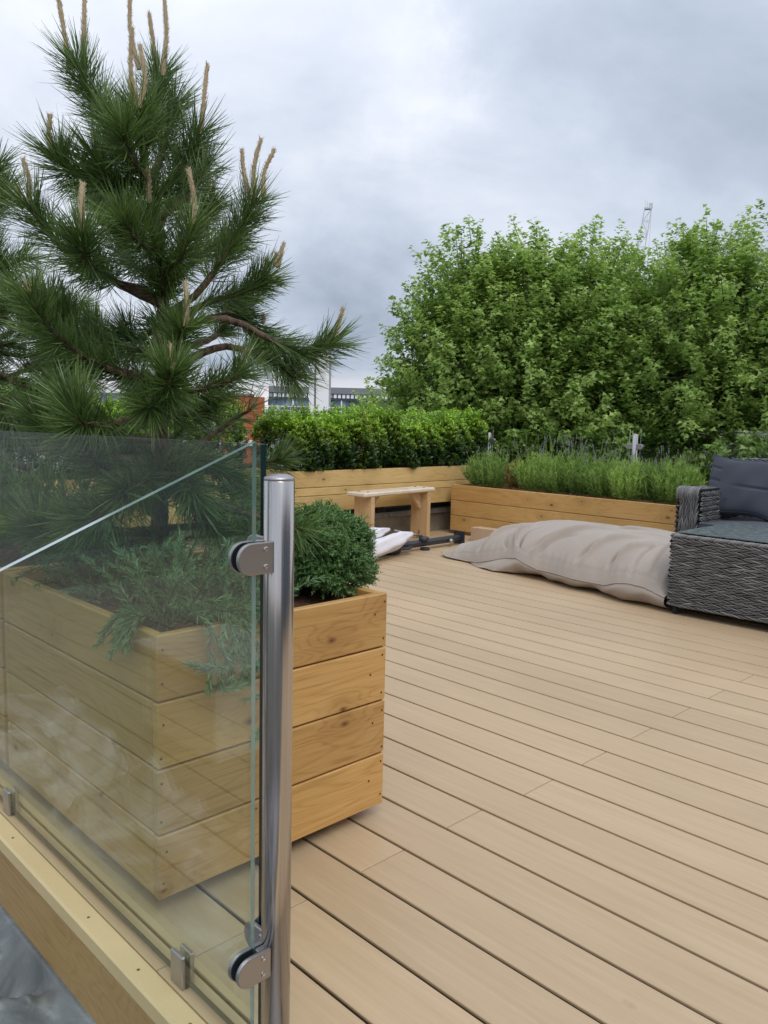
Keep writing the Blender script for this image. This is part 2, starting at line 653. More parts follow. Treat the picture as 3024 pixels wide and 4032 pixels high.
M['candle'] = leaf_mat('pine_candles', (0.40, 0.27, 0.14), (0.82, 0.74, 0.54), 0.7, 0.1)


def bark_mat(name, a, b, scale=30):
    t = NT(name)
    v = t.coord((1, 1, 0.45), kind='Object')
    f = t.noise(v, scale, 5, 0.65, 0.3)
    t.color(t.ramp(f, [(0.36, a), (0.62, b)]))
    t.rough(0.9)
    t.bump(f, 0.9, 0.006)
    return t.m


M['bark'] = bark_mat('pine_bark', (0.035, 0.022, 0.015), (0.17, 0.115, 0.075), 70)
M['twig'] = bark_mat('brown_twigs', (0.05, 0.035, 0.02), (0.15, 0.10, 0.06), 40)
M['planebark'] = bark_mat('plane_bark', (0.045, 0.042, 0.032), (0.15, 0.14, 0.10), 3)

# ================================================================== SETTING: ground, roofs, deck
def grid(nx, ny, x0, x1, y0, y1, zf):
    xs = np.linspace(x0, x1, nx + 1)
    ys = np.linspace(y0, y1, ny + 1)
    X, Y = np.meshgrid(xs, ys, indexing='ij')
    V = np.stack([X, Y, zf(X, Y)], -1).reshape(-1, 3)
    i, j = np.meshgrid(np.arange(nx), np.arange(ny), indexing='ij')
    a = (i * (ny + 1) + j).ravel()
    return V, np.stack([a, a + ny + 1, a + ny + 2, a + 1], 1)


GZ = -12.0
V, F = grid(1, 1, -1500, 1500, -1500, 1500, lambda X, Y: X * 0 + GZ)
prop(mesh_obj('ground', mesh_np('ground', V, F, simple('city_ground', (0.07, 0.075, 0.065), 0.9, var=0.4, vs=0.05))), kind='structure')

mb = MB()
mb.box(0.72, 6.75, -4.0, 6.2, -0.50, -0.075)
mb.box(-8.2, 6.9, -5.0, 6.4, GZ, -0.50)
prop(mb.build('roof_slab', M['dark']), kind='structure')


def lead_z(X, Y):
    rs = np.random.default_rng(8)
    wx, wy = X + .10 * np.sin(Y * 5.1), Y + .12 * np.sin(X * 6.3 + 1)
    z = 0 * X
    for i in range(22):
        k = 3.0 * 1.22 ** i
        a = rs.uniform(0, PI)
        z = z + .050 / k ** .75 * np.sin((wx * math.cos(a) + wy * math.sin(a)) * k + rs.uniform(0, 6)) * (1.0 if i < 12 else .5)
    # dressed folds running out from the fascia
    for c, w, h, sl in ((1.62, 0.045, 0.050, 0.55), (1.90, 0.030, 0.028, -0.45), (2.25, 0.06, 0.04, 0.4), (1.28, 0.04, 0.045, 0.7), (1.44, .02, .02, -.3)):
        d = (Y - c + sl * (X - 0.6)) + .03 * np.sin(X * 14)
        z = z + h * np.exp(-(d / w) ** 2)
    for i in range(7):
        a, k = rs.uniform(0, PI), rs.uniform(9, 26)
        q = (wx * math.cos(a) + wy * math.sin(a)) * k + 1.6 * np.sin(wx * 7 + i) + 1.2 * np.sin(wy * 9 + 2 * i)
        z = z + .016 * (1 - np.abs(np.sin(q * .5))) ** 4 - .004
    flat = np.clip((0.63 - X) / 0.07, 0, 1)
    return -0.186 + (z - .006) * flat * 1.7


def lead_mat():
    t = NT('weathered_lead')
    geo = t.n('ShaderNodeNewGeometry')
    a = t.noise(geo.outputs['Position'], 3.0, 6, 0.6, 0.8)
    b = t.noise(geo.outputs['Position'], 26, 4, 0.6)
    c = t.ramp(a, [(0.32, (0.09, 0.088, 0.095)), (0.5, (0.24, 0.24, 0.255)), (0.66, (0.55, 0.56, 0.60))])  # weathered tones, with contrast raised to imitate bright highlights on the lumps
    t.color(t.mix(t.math('MULTIPLY', b, 0.25), c, (0.30, 0.29, 0.30)))
    t.rough(0.48)
    t.b.inputs['Metallic'].default_value = 0.25
    t.bump(t.math('ADD', a, t.math('MULTIPLY', b, 0.35)), 0.5, 0.012)
    return t.m


V, F = grid(170, 420, 0.10, 0.652, 0.40, 3.2, lead_z)
prop(mesh_obj('lead_roof', mesh_np('lead_roof', V, F, lead_mat(), True)), kind='structure')
V, F = grid(2, 2, -8.0, 0.64, -5.0, 6.3, lambda X, Y: X * 0 - 0.36)
prop(mesh_obj('lower_roof_ground', mesh_np('lower_roof_ground', V, F, simple('pale_roof_paving', (0.11, 0.11, 0.10), 0.8, var=0.25, vs=2))), kind='structure')
# lead roll dressed over the end
mb = MB()
mb.tube([(0.26 + 0.02 * i, 1.30 - 0.035 * i, -0.15 + 0.012 * math.sin(i)) for i in range(9)], [0.02, .035, .042, .045, .045, .045, .042, .04, .03], 12)
prop(mb.build('lead_roll', simple('pale_lead', (0.36, 0.37, 0.39), 0.45, 0.2, var=0.2, vs=20, bump=0.4), smooth=True),
     'pale rounded lead roll dressed against the foot of the deck fascia', 'roof flashing')

# deck boards --------------------------------------------------------------
deck = empty('deck', (0.68, -3.6, 0), kind='structure')
PITCH, GAP, TH = 0.150, 0.0088, 0.030
_cache = {}


def plank_mesh(L_, W_, T_, mat, b=0.003, key=''):
    k = (round(L_, 3), round(W_, 3), round(T_, 3), mat.name, key)
    if k not in _cache:
        m = MB()
        m.bevbox(-L_ / 2, L_ / 2, -W_ / 2, W_ / 2, -T_ / 2, T_ / 2, b)
        _cache[k] = m.mesh('plank', mat)
    return _cache[k]


def add_child(name, me, parent, wloc, rot=(0, 0, 0)):
    """child placed by world position under an unrotated or z-rotated parent"""
    o = bpy.data.objects.new(name, me)
    link(o, parent)
    pl = Vector(parent.location)
    R_ = Matrix.Rotation(-parent.rotation_euler[2], 3, 'Z')
    o.location = R_ @ (Vector(wloc) - pl)
    o.rotation_euler = rot
    return o


def board_mesh(L_, w):
    k = ('board', round(L_, 3), round(w, 3))
    if k not in _cache:      # grooved edge board: thin top lip, narrower body below it
        m = MB()
        m.bevbox(-L_ / 2, L_ / 2, -w / 2, w / 2, TH / 2 - 0.0075, TH / 2, 0.0014)
        m.box(-L_ / 2 + .0005, L_ / 2 - .0005, -w / 2 + .010, w / 2 - .010, -TH / 2, TH / 2 - 0.0070)
        _cache[k] = m.mesh('plank', M['deck'])
    return _cache[k]


def board(xc, w, y0, y1):
    me = board_mesh(y1 - y0 - 0.0024, w)
    return add_child('board', me, deck, (xc, (y0 + y1) / 2, -TH / 2), (0, 0, PI / 2))


board(0.7060, 0.0490, -3.6, 1.277)
board(0.7060, 0.0490, 1.277, 5.9)
k = -1
while True:
    x0 = 0.884 + PITCH * k
    if x0 > 6.6:
        break
    cuts = [-3.6, 1.262 if k < 5 else 1.238, 6.1] if k % 2 == 0 else [-3.6, -1.2, 3.703, 6.1]
    if k == -1:
        cuts = [-3.6, 1.262, 6.1]
    for a, b in zip(cuts[:-1], cuts[1:]):
        board(x0 + PITCH / 2, PITCH - GAP, a, b)
    k += 1

edge = empty('deck_edging', (0.66, -3.6, -0.17), label=None, kind='structure')
for a, b in ((-3.6, 6.1),):
    m = MB()
    m.bevbox(-(b - a) / 2, (b - a) / 2, -0.0235, 0.0235, -0.0195, 0.0195, 0.005)
    add_child('trim_strip', m.mesh('trim_strip', M['trim']), edge, (0.6575, (a + b) / 2, -0.0185), (0, 0, PI / 2))
m = MB()
m.bevbox(-4.85, 4.85, -0.0125, 0.0125, -0.075, 0.075, 0.003)
add_child('fascia_board', m.mesh('fascia_board', M['fascia']), edge, (0.6505, 1.25, -0.1135), (0, 0, PI / 2))
for y in (1.115, 1.30, 1.515, 1.94):
    m = MB()
    m.lathe([(0.0032, 0), (0.0032, 0.0006), (0.002, 0.0012)], 10)
    add_child('screw', m.mesh('screw', M['screw']), edge, (0.656, y, 0.0008))


# ================================================================== planters
def planter(name, x0, x1, y0, y1, z0, heights, mat, label, longaxis, feet=True, soil_z=None, screws=False, legs_z=0.0, group=None, cap=0.0):
    """boards from the bottom up; longaxis 'x' or 'y' = faces whose boards run corner to corner"""
    t = 0.022
    root = empty(name, (x0, y0, legs_z), label=label, cat='planter', group=group)
    z = z0
    for h in heights:
        zc = z + h / 2
        hh = h - 0.004
        if longaxis == 'x':
            for yy in (y0 + t / 2, y1 - t / 2):
                add_child('plank', plank_mesh(x1 - x0, hh, t, mat), root, ((x0 + x1) / 2, yy, zc), (PI / 2, 0, 0))
            for xx in (x0 + t / 2 + 0.001, x1 - t / 2 - 0.001):
                add_child('plank', plank_mesh(y1 - y0 - 2 * t - 0.002, hh, t, mat), root, (xx, (y0 + y1) / 2, zc), (PI / 2, 0, PI / 2))
        else:
            for xx in (x0 + t / 2, x1 - t / 2):
                add_child('plank', plank_mesh(y1 - y0, hh, t, mat), root, (xx, (y0 + y1) / 2, zc), (PI / 2, 0, PI / 2))
            for yy in (y0 + t / 2 + 0.001, y1 - t / 2 - 0.001):
                add_child('plank', plank_mesh(x1 - x0 - 2 * t - 0.002, hh, t, mat), root, ((x0 + x1) / 2, yy, zc), (PI / 2, 0, 0))
        z += h
    ztop = z
    sz = soil_z if soil_z is not None else ztop - 0.035
    # corner posts inside
    for xx in (x0 + t + 0.0235, x1 - t - 0.0235):
        for yy in (y0 + t + 0.0235, y1 - t - 0.0235):
            m = MB()
            m.box(-.022, .022, -.022, .022, z0 + 0.01, sz - 0.03)
            add_child('corner_post', m.mesh('corner_post', mat), root, (xx, yy, 0))
    V, F = grid(int((x1 - x0) / 0.03), int((y1 - y0) / 0.03), -(x1 - x0) / 2 + t + .001, (x1 - x0) / 2 - t - .001, -(y1 - y0) / 2 + t + .001, (y1 - y0) / 2 - t - .001,
                lambda X, Y: 0.008 * np.sin(X * 31 + 2 * np.sin(Y * 17)) * np.sin(Y * 27) + rng.normal(0, .0045, X.shape))
    s_ = add_child('soil', mesh_np('soil', V, F, M['soil'], True), root, ((x0 + x1) / 2, (y0 + y1) / 2, sz))
    s_['kind'] = 'stuff'
    mb_ = MB()
    mb_.box(x0 + t, x1 - t, y0 + t, y1 - t, z0 + 0.012, z0 + 0.03)
    add_child('base_panel', mb_.mesh('base_panel', M['dark']), root, (0, 0, 0))
    if feet:
        n = max(2, int(((x1 - x0) if longaxis == 'x' else (y1 - y0)) / 0.7) + 1)
        for i in range(n):
            f_ = (i + 0.12) / (n - 0.76) if n > 1 else .5
            m = MB()
            if longaxis == 'x':
                m.box(-0.035, 0.035, -(y1 - y0) / 2 + .05, (y1 - y0) / 2 - .05, 0, z0 + 0.012 - legs_z)
                add_child('foot', m.mesh('foot', M['bench']), root, (x0 + .06 + (x1 - x0 - .12) * min(1, f_), (y0 + y1) / 2, legs_z))
            else:
                m.box(-(x1 - x0) / 2 + .05, (x1 - x0) / 2 - .05, -0.035, 0.035, 0, z0 + 0.012 - legs_z)
                add_child('foot', m.mesh('foot', M['bench']), root, ((x0 + x1) / 2, y0 + .10 + (y1 - y0 - .2) * min(1, f_), legs_z))
    if screws:
        zz = z0
        m = MB()
        m.lathe([(0.0029, 0), (0.0029, 0.0004), (0.0012, 0.0007)], 8)
        me = m.mesh('screw', M['screw'])
        for h in heights:
            for dx, q in ((0.011, 0.25), (0.013, 0.74), (x1 - x0 - 0.012, 0.2), (x1 - x0 - 0.05, 0.55), (x1 - x0 - 0.014, 0.8)):
                if True:
                    o = add_child('screw', me, root, (x0 + dx + rnd.uniform(-.006, .006), y0 - 0.0004, zz + h * q + rnd.uniform(-.012, .012)), (PI / 2, 0, 0))
            zz += h
    return root


pl_a = planter('planter', 0.765, 1.412, 1.420, 2.275, 0.032, [0.142] * 4, M['planter'],
               'tall four-board timber planter just behind the steel post, holding the nearer pine', 'x', screws=True)
pl_a2 = planter('planter', 0.765, 1.412, 2.305, 4.85, 0.032, [0.142] * 4, M['planter'],
                'tall timber planter at the left edge behind the glass, beyond the four-board one', 'x')
pl_c = planter('planter', 5.65, 6.12, 2.665, 4.872, 0.032, [0.142, 0.142, 0.146], M['planter'],
               'low three-board timber planter full of lavender behind the beanbag', 'y')
pl_d = planter('planter', 3.835, 6.20, 4.95, 5.50, 0.286, [0.136, 0.067, 0.137], M['planter_pale'],
               'pale timber planter with the clipped box hedge raised on the low wall behind the bench', 'x', feet=False, legs_z=0.226)
for x in (3.95, 4.9, 5.9):
    m = MB()
    m.box(-.04, .04, -.2, .2, 0, 0.066)
    add_child('foot', m.mesh('foot', M['dark']), pl_d, (x, 5.25, 0.2265))
pl_e = planter('planter', 0.74, 3.42, 4.95, 5.50, 0.286, [0.136, 0.067, 0.137], M['planter_pale'],
               'pale timber planter seen through the pine branches, left of the hedge planter', 'x', feet=False, legs_z=0.226)
for x in (1.5, 2.4, 3.3):
    m = MB()
    m.box(-.04, .04, -.2, .2, 0, 0.066)
    add_child('foot', m.mesh('foot', M['dark']), pl_e, (x, 5.25, 0.2265))

# low upstand wall under the far planters
wall = empty('upstand_wall', (0.8, 5.05, 0), label='low stained concrete wall with a grey coping under the hedge planter', cat='wall')
mb = MB()
mb.box(0.74, 6.6, 5.06, 5.52, 0.0, 0.172)
wm = NT('stained_render')
geo = wm.n('ShaderNodeNewGeometry')
a1 = wm.noise(geo.outputs['Position'], 3.5, 6, 0.65)
wm.color(wm.ramp(a1, [(0.3, (0.12, 0.095, 0.065)), (0.5, (0.22, 0.18, 0.13)), (0.7, (0.34, 0.30, 0.235))]))
wm.rough(0.9)
wm.bump(a1, 0.5, 0.01)
add_child('wall_body', mb.mesh('wall_body', wm.m), wall, (0, 0, 0))
cpm = simple('grey_coping_stone', (0.20, 0.19, 0.175), 0.85, var=0.35, vs=14, bump=0.4)
x = 0.8
while x < 6.6:
    w_ = 0.60
    m = MB()
    m.bevbox(-w_ / 2 + .002, w_ / 2 - .002, -.25, .25, -.026, .026, .005)
    add_child('coping_slab', m.mesh('coping_slab', cpm), wall, (x + w_ / 2, 5.285, 0.199))
    x += w_


# ================================================================== glass balustrades
def slab(mbb, poly, p0, ux, n, th):
    """polygon (list of (u, z)) in the vertical plane p0 + u*ux, thickness th along n"""
    return [Vector((p0[0] + ux[0] * u, p0[1] + ux[1] * u, z)) for u, z in poly]


def glass_panel(name, poly, p0, ux, th, label, edge_mats, group=None, parent=None):
    """solid pane: two clear faces plus the ground edge band, as pane > rim"""
    nn = Vector((-ux[1], ux[0], 0))
    a = [Vector((p0[0] + ux[0] * u, p0[1] + ux[1] * u, z)) + nn * (th / 2) for u, z in poly]
    b = [v - nn * th for v in a]
    n = len(poly)
    me = bpy.data.meshes.new(name)
    org = a[0].copy()
    org.z = min(v.z for v in a)
    vs = [v - org for v in a + b]
    fs = [tuple(range(n))[::-1], tuple(range(n, 2 * n))]
    me.from_pydata(vs, [], fs)
    me.materials.append(M['glass'])
    me.update()
    o = mesh_obj(name, me, None, org)
    prop(o, label, 'glass panel', group)
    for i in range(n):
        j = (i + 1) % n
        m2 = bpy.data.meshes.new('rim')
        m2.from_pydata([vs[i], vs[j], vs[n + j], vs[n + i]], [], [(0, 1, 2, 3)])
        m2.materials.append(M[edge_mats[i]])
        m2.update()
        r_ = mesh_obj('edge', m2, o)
    return o


def post(name, x, y, z0, z1, r, label, group=None, flange=True):
    t = empty(name, (x, y, z0), label=label, cat='post', group=group)
    m = MB()
    m.lathe([(r, 0.0), (r, z1 - z0 - 0.004), (r - 0.001, z1 - z0 - 0.0025)], 48)
    m.build('tube', M['steel'], t, smooth=True)
    _smooth_sharp(t.children[-1])
    m = MB()
    h = z1 - z0
    m.lathe([(r - 0.0006, h - 0.0030), (r, h - 0.0022), (r, h), (r * .93, h + .0022), (r * .7, h + .0045), (r * .4, h + .0060), (r * .1, h + .0066)], 48)
    m.build('cap', M['satin'], t, smooth=True)
    if flange:
        m = MB()
        m.lathe([(r * 2.1, 0.0), (r * 2.1, 0.008), (r * 1.9, 0.012), (r * 1.05, 0.013)], 40)
        m.build('base_flange', M['satin'], t)
    return t


def _smooth_sharp(o):
    me = o.data
    for p in me.polygons:
        p.use_smooth = len(p.vertices) == 4
    return o


def clamp_set(px, py, r, ang, zc, label_, group, plate=True, L_=0.058, H=0.046, glass_t=0.010):
    """D-shaped glass clamp reaching out from a post at (px,py) in direction ang"""
    t = empty('glass_clamp', (px + math.cos(ang) * r, py + math.sin(ang) * r, zc), rz=ang, label=label_, cat='clamp', group=group)
    out = [(-0.002, -H / 2), (L_ - H / 2, -H / 2)]
    for k in range(1, 16):
        a = -PI / 2 + PI * k / 16
        out.append((L_ - H / 2 + math.cos(a) * H / 2, math.sin(a) * H / 2))
    out += [(L_ - H / 2, H / 2), (-0.002, H / 2)]
    R_ = Matrix.Rotation(PI / 2, 4, 'X')
    for s_ in (-1, 1):
        m = MB()
        y0 = s_ * (glass_t / 2 + 0.0015)
        y1 = s_ * (glass_t / 2 + 0.0085)
        # local: x outwards, z up, y through the glass
        m.prism(out, -max(y0, y1), -min(y0, y1), R_)
        m.build('plate', M['satin'], t, bevel=0.0016)
        m = MB()
        g = [(x * 0.97 + .0005, z * .94) for x, z in out]
        ya, yb = s_ * (glass_t / 2 + 0.0001), s_ * (glass_t / 2 + 0.0014)
        m.prism(g, -max(ya, yb), -min(ya, yb), R_)
        m.build('gasket', M['gasket'], t)
        for zz in (-0.0125, 0.0125):
            m = MB()
            yo = s_ * (glass_t / 2 + 0.0085)
            Mx = Matrix.Translation((0.012, yo, zz)) @ Matrix.Rotation(-s_ * PI / 2, 4, 'X')
            m.lathe([(0.0040, -0.0003), (0.0040, 0.0012), (0.0030, 0.0018), (0.0017, 0.0018), (0.0016, 0.0004)], 16, Mx)
            m.build('bolt', M['steel'], t)
    m = MB()
    m.bevbox(-0.003, 0.016, -glass_t / 2, glass_t / 2, -H / 2 + .002, H / 2 - .002, .001)
    m.build('body_block', M['satin'], t)
    return t


PX, PY, PR = 0.692, 0.922, 0.0222
post('balustrade_post', PX, PY, 0.0, 0.949, PR, 'thick brushed steel balustrade post with domed cap, nearest in front of the tall planter')
# panel A runs back along the deck edge; panel B slopes down beside the steps
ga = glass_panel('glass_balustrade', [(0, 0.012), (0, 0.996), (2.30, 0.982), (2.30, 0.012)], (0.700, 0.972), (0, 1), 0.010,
                 'long clear glass panel along the deck edge in front of the tall planter', ['glass_edge_dark', 'glass_edge', 'glass_edge', 'glass_edge_dark'])  # dark bottom rim imitates the soft shadow line at the glass foot
gb = glass_panel('glass_balustrade', [(0, 0.03), (0, 1.001), (0.50, 0.793), (0.50, -0.178)], (0.654, 0.930), (-1, 0), 0.010,
                 'clear glass panel with the sloping top edge clamped to the near steel post', ['glass_edge', 'glass_edge', 'glass_edge', 'glass_edge'])
clamp_set(PX, PY, PR * .93, PI, 0.838, 'upper D-shaped steel clamp holding the sloping glass to the near post', 'D clamps on the near post')
clamp_set(PX, PY, PR * .93, PI, 0.217, 'lower D-shaped steel clamp holding the sloping glass to the near post', 'D clamps on the near post')
clamp_set(0.700, PY, PR * .93, PI / 2, 0.838, 'upper steel clamp behind, gripping the deck-edge glass', 'D clamps on the near post')
clamp_set(0.700, PY, PR * .93, PI / 2, 0.217, 'lower steel clamp behind, gripping the deck-edge glass', 'D clamps on the near post')


def foot_clip(y, label_):
    t = empty('glass_foot_clip', (0.700, y, 0.0), label=label_, cat='clip', group='small clips under the deck-edge glass')
    for s_ in (-1, 1):
        m = MB()
        x0, x1 = sorted((s_ * 0.0052, s_ * 0.0135))
        m.bevbox(x0, x1, -0.021, 0.021, 0.0, 0.064, 0.0022)
        m.build('jaw', M['satin'], t)
    m = MB()
    m.box(-0.0052, 0.0052, -0.020, 0.020, 0.0, 0.0115)
    m.build('saddle', M['gasket'], t)
    return t


foot_clip(1.215, 'small square steel clip at the foot of the glass, nearest the post')
foot_clip(2.075, 'small square steel clip at the foot of the glass, near the left frame edge')
foot_clip(2.95, 'small square steel clip at the foot of the glass, beyond the left frame edge')

RX = 6.26
RY = [4.93, 3.365, 1.80, 0.235]
for i, y in enumerate(RY):
    post('balustrade_post', RX, y, 0.0, [0.939, 0.966, 0.97, 0.97][i], PR,
         ['steel post at the hedge end of the far railing behind the lavender', 'steel post with two clamps in the middle of the lavender, behind it',
          'steel post of the far railing hidden behind the wicker sofa', 'steel post of the far railing past the end of the sofa'][i], 'steel posts of the far railing')
for i in range(3):
    y1, y0 = RY[i] - 0.05, RY[i + 1] + 0.05
    glass_panel('glass_balustrade', [(0, 0.06), (0, [0.985, 1.016, 1.02][i]), (y1 - y0, [1.010, 1.024, 1.03][i]), (y1 - y0, 0.06)], (RX, y1), (0, -1), 0.010,
                ['clear far railing panel between the two posts behind the lavender', 'clear far railing panel from the middle post to behind the sofa',
                 'clear far railing panel behind the right end of the sofa'][i], ['glass_edge'] * 4, 'clear panels of the far railing')
    for z, w_ in ((0.865, 'upper'), (0.25, 'lower')):
        clamp_set(RX, RY[i], PR * .93, -PI / 2, z, f"{w_} clamp on the sofa side of the {['hedge-end', 'middle', 'sofa'][i]} railing post", 'clamps of the far railing')
        clamp_set(RX, RY[i + 1], PR * .93, PI / 2, z, f"{w_} clamp on the hedge side of the {['middle', 'sofa', 'last'][i]} railing post", 'clamps of the far railing')

# ================================================================== foliage builders (numpy)
def unit(a):
    return a / np.maximum(np.linalg.norm(a, axis=-1, keepdims=True), 1e-9)


def frames(D, roll=None):
    """two vectors perpendicular to D, rolled at random"""
    D = unit(D)
    ref = np.where(np.abs(D[:, 2:3]) < 0.9, np.array([[0, 0, 1.0]]), np.array([[1.0, 0, 0]]))
    A = unit(np.cross(D, ref))
    B = np.cross(D, A)
    if roll is None:
        roll = rng.uniform(0, 2 * PI, len(D))
    c, s = np.cos(roll)[:, None], np.sin(roll)[:, None]
    return A * c + B * s, -A * s + B * c


def blades(P, D, L_, W_, bend=None, segs=2, roll=None):
    """thin curved blades; returns V, F, per-vertex index of blade"""
    n = len(P)
    L_ = np.broadcast_to(L_, n)
    W_ = np.broadcast_to(W_, n)
    D = unit(D)
    A, B = frames(D, roll)
    if bend is None:
        bend = np.zeros((n, 3))
    V = []
    for k in range(segs + 1):
        f = k / segs
        c = P + D * (L_ * f)[:, None] + bend * (L_ * f * f)[:, None]
        w = W_ * (1.0 if k < segs else 0.25) * (0.8 if k == 0 else 1.0)
        V.append(c - A * (w / 2)[:, None])
        V.append(c + A * (w / 2)[:, None])
    V = np.stack(V, 1)
    m = V.shape[1]
    base = (np.arange(n) * m)[:, None]
    F = []
    for k in range(segs):
        F.append(base + np.array([[2 * k, 2 * k + 1, 2 * k + 3, 2 * k + 2]]))
    return V.reshape(-1, 3), np.concatenate(F), np.repeat(np.arange(n), m)


OVAL = np.array([(0, 0), (0.34, 0.5), (0.72, 0.42), (1.0, 0.0), (0.72, -0.42), (0.34, -0.5)])
LOBED = np.array([(0, 0), (0.22, 0.56), (0.52, 0.20), (1.0, 0.0), (0.52, -0.20), (0.22, -0.56)])


def leaves(P, D, N, L_, W_, shape=OVAL, cup=0.25):
    """flat polygon leaves: along D, facing N"""
    n = len(P)
    D = unit(D)
    S = unit(np.cross(D, N))
    U = np.cross(S, D)
    L_ = np.broadcast_to(L_, n)[:, None]
    W_ = np.broadcast_to(W_, n)[:, None]
    V = []
    for u, w in shape:
        V.append(P + D * L_ * u + S * W_ * w + U * L_ * cup * (abs(w) * 0.8 - 0.5 * u * u))
    V = np.stack(V, 1)
    m = len(shape)
    h = m // 2
    base = (np.arange(n) * m)[:, None]
    # two halves folded on the midrib
    tip = int(np.argmax(shape[:, 0]))
    F1 = base + np.array([list(range(0, tip + 1))])
    F2 = base + np.array([[0] + list(range(tip, m))])
    return V.reshape(-1, 3), [F1, F2], np.repeat(np.arange(n), m)


def rand_dir(n, zmin=-1.0, zmax=1.0):
    z = rng.uniform(zmin, zmax, n)
    a = rng.uniform(0, 2 * PI, n)
    r = np.sqrt(1 - z * z)
    return np.stack([r * np.cos(a), r * np.sin(a), z], 1)


def samp_path(pts, t):
    """points and tangents at fractions t along a polyline smoothed by Catmull-Rom"""
    P = np.array(pts, float)
    if len(P) == 2:
        P = np.array([P[0], (P[0] + P[1]) / 2, P[1]])
    Q = np.vstack([2 * P[0] - P[1], P, 2 * P[-1] - P[-2]])
    n = len(P) - 1
    t = np.clip(np.asarray(t, float), 0, 1) * n
    i = np.minimum(t.astype(int), n - 1)
    f = (t - i)[:, None]
    a, b, c, d = Q[i], Q[i + 1], Q[i + 2], Q[i + 3]
    pos = 0.5 * ((2 * b) + (-a + c) * f + (2 * a - 5 * b + 4 * c - d) * f ** 2 + (-a + 3 * b - 3 * c + d) * f ** 3)
    tan = 0.5 * ((-a + c) + 2 * (2 * a - 5 * b + 4 * c - d) * f + 3 * (-a + 3 * b - 3 * c + d) * f ** 2)
    return pos, unit(tan)


def extra_branches(x, y, zs, seed, rmin=.28, rmax=.55, avoid=None):
    rs = random.Random(seed)
    out = []
    for i, z in enumerate(zs):
        a = i * 2.4 + rs.uniform(-.4, .4)
        r = rs.uniform(rmin, rmax) * (1.0 if z < 1.2 else .62)
        c, s_ = math.cos(a), math.sin(a)
        if .716 * c - .698 * s_ > .25:      # that side of the crown is open
            a += PI
            c, s_ = -c, -s_
        up = rs.uniform(.04, .20)
        P = [(x, y, z), (x + c * r * .45, y + s_ * r * .45, z + up * .15), (x + c * r * .85, y + s_ * r * .85, z + up * .55), (x + c * r, y + s_ * r, z + up)]
        cn = []
        if rs.random() < .45:
            t_ = P[-1]
            h_ = rs.uniform(.02, .075)
            cn = [(t_[0], t_[1], t_[2], t_[0] + c * .01, t_[1] + s_ * .01, t_[2] + h_)]
        out.append((P, cn))
    return out


def path_len(pts):
    p, _ = samp_path(pts, np.linspace(0, 1, 30))
    return float(np.linalg.norm(np.diff(p, axis=0), axis=1).sum())


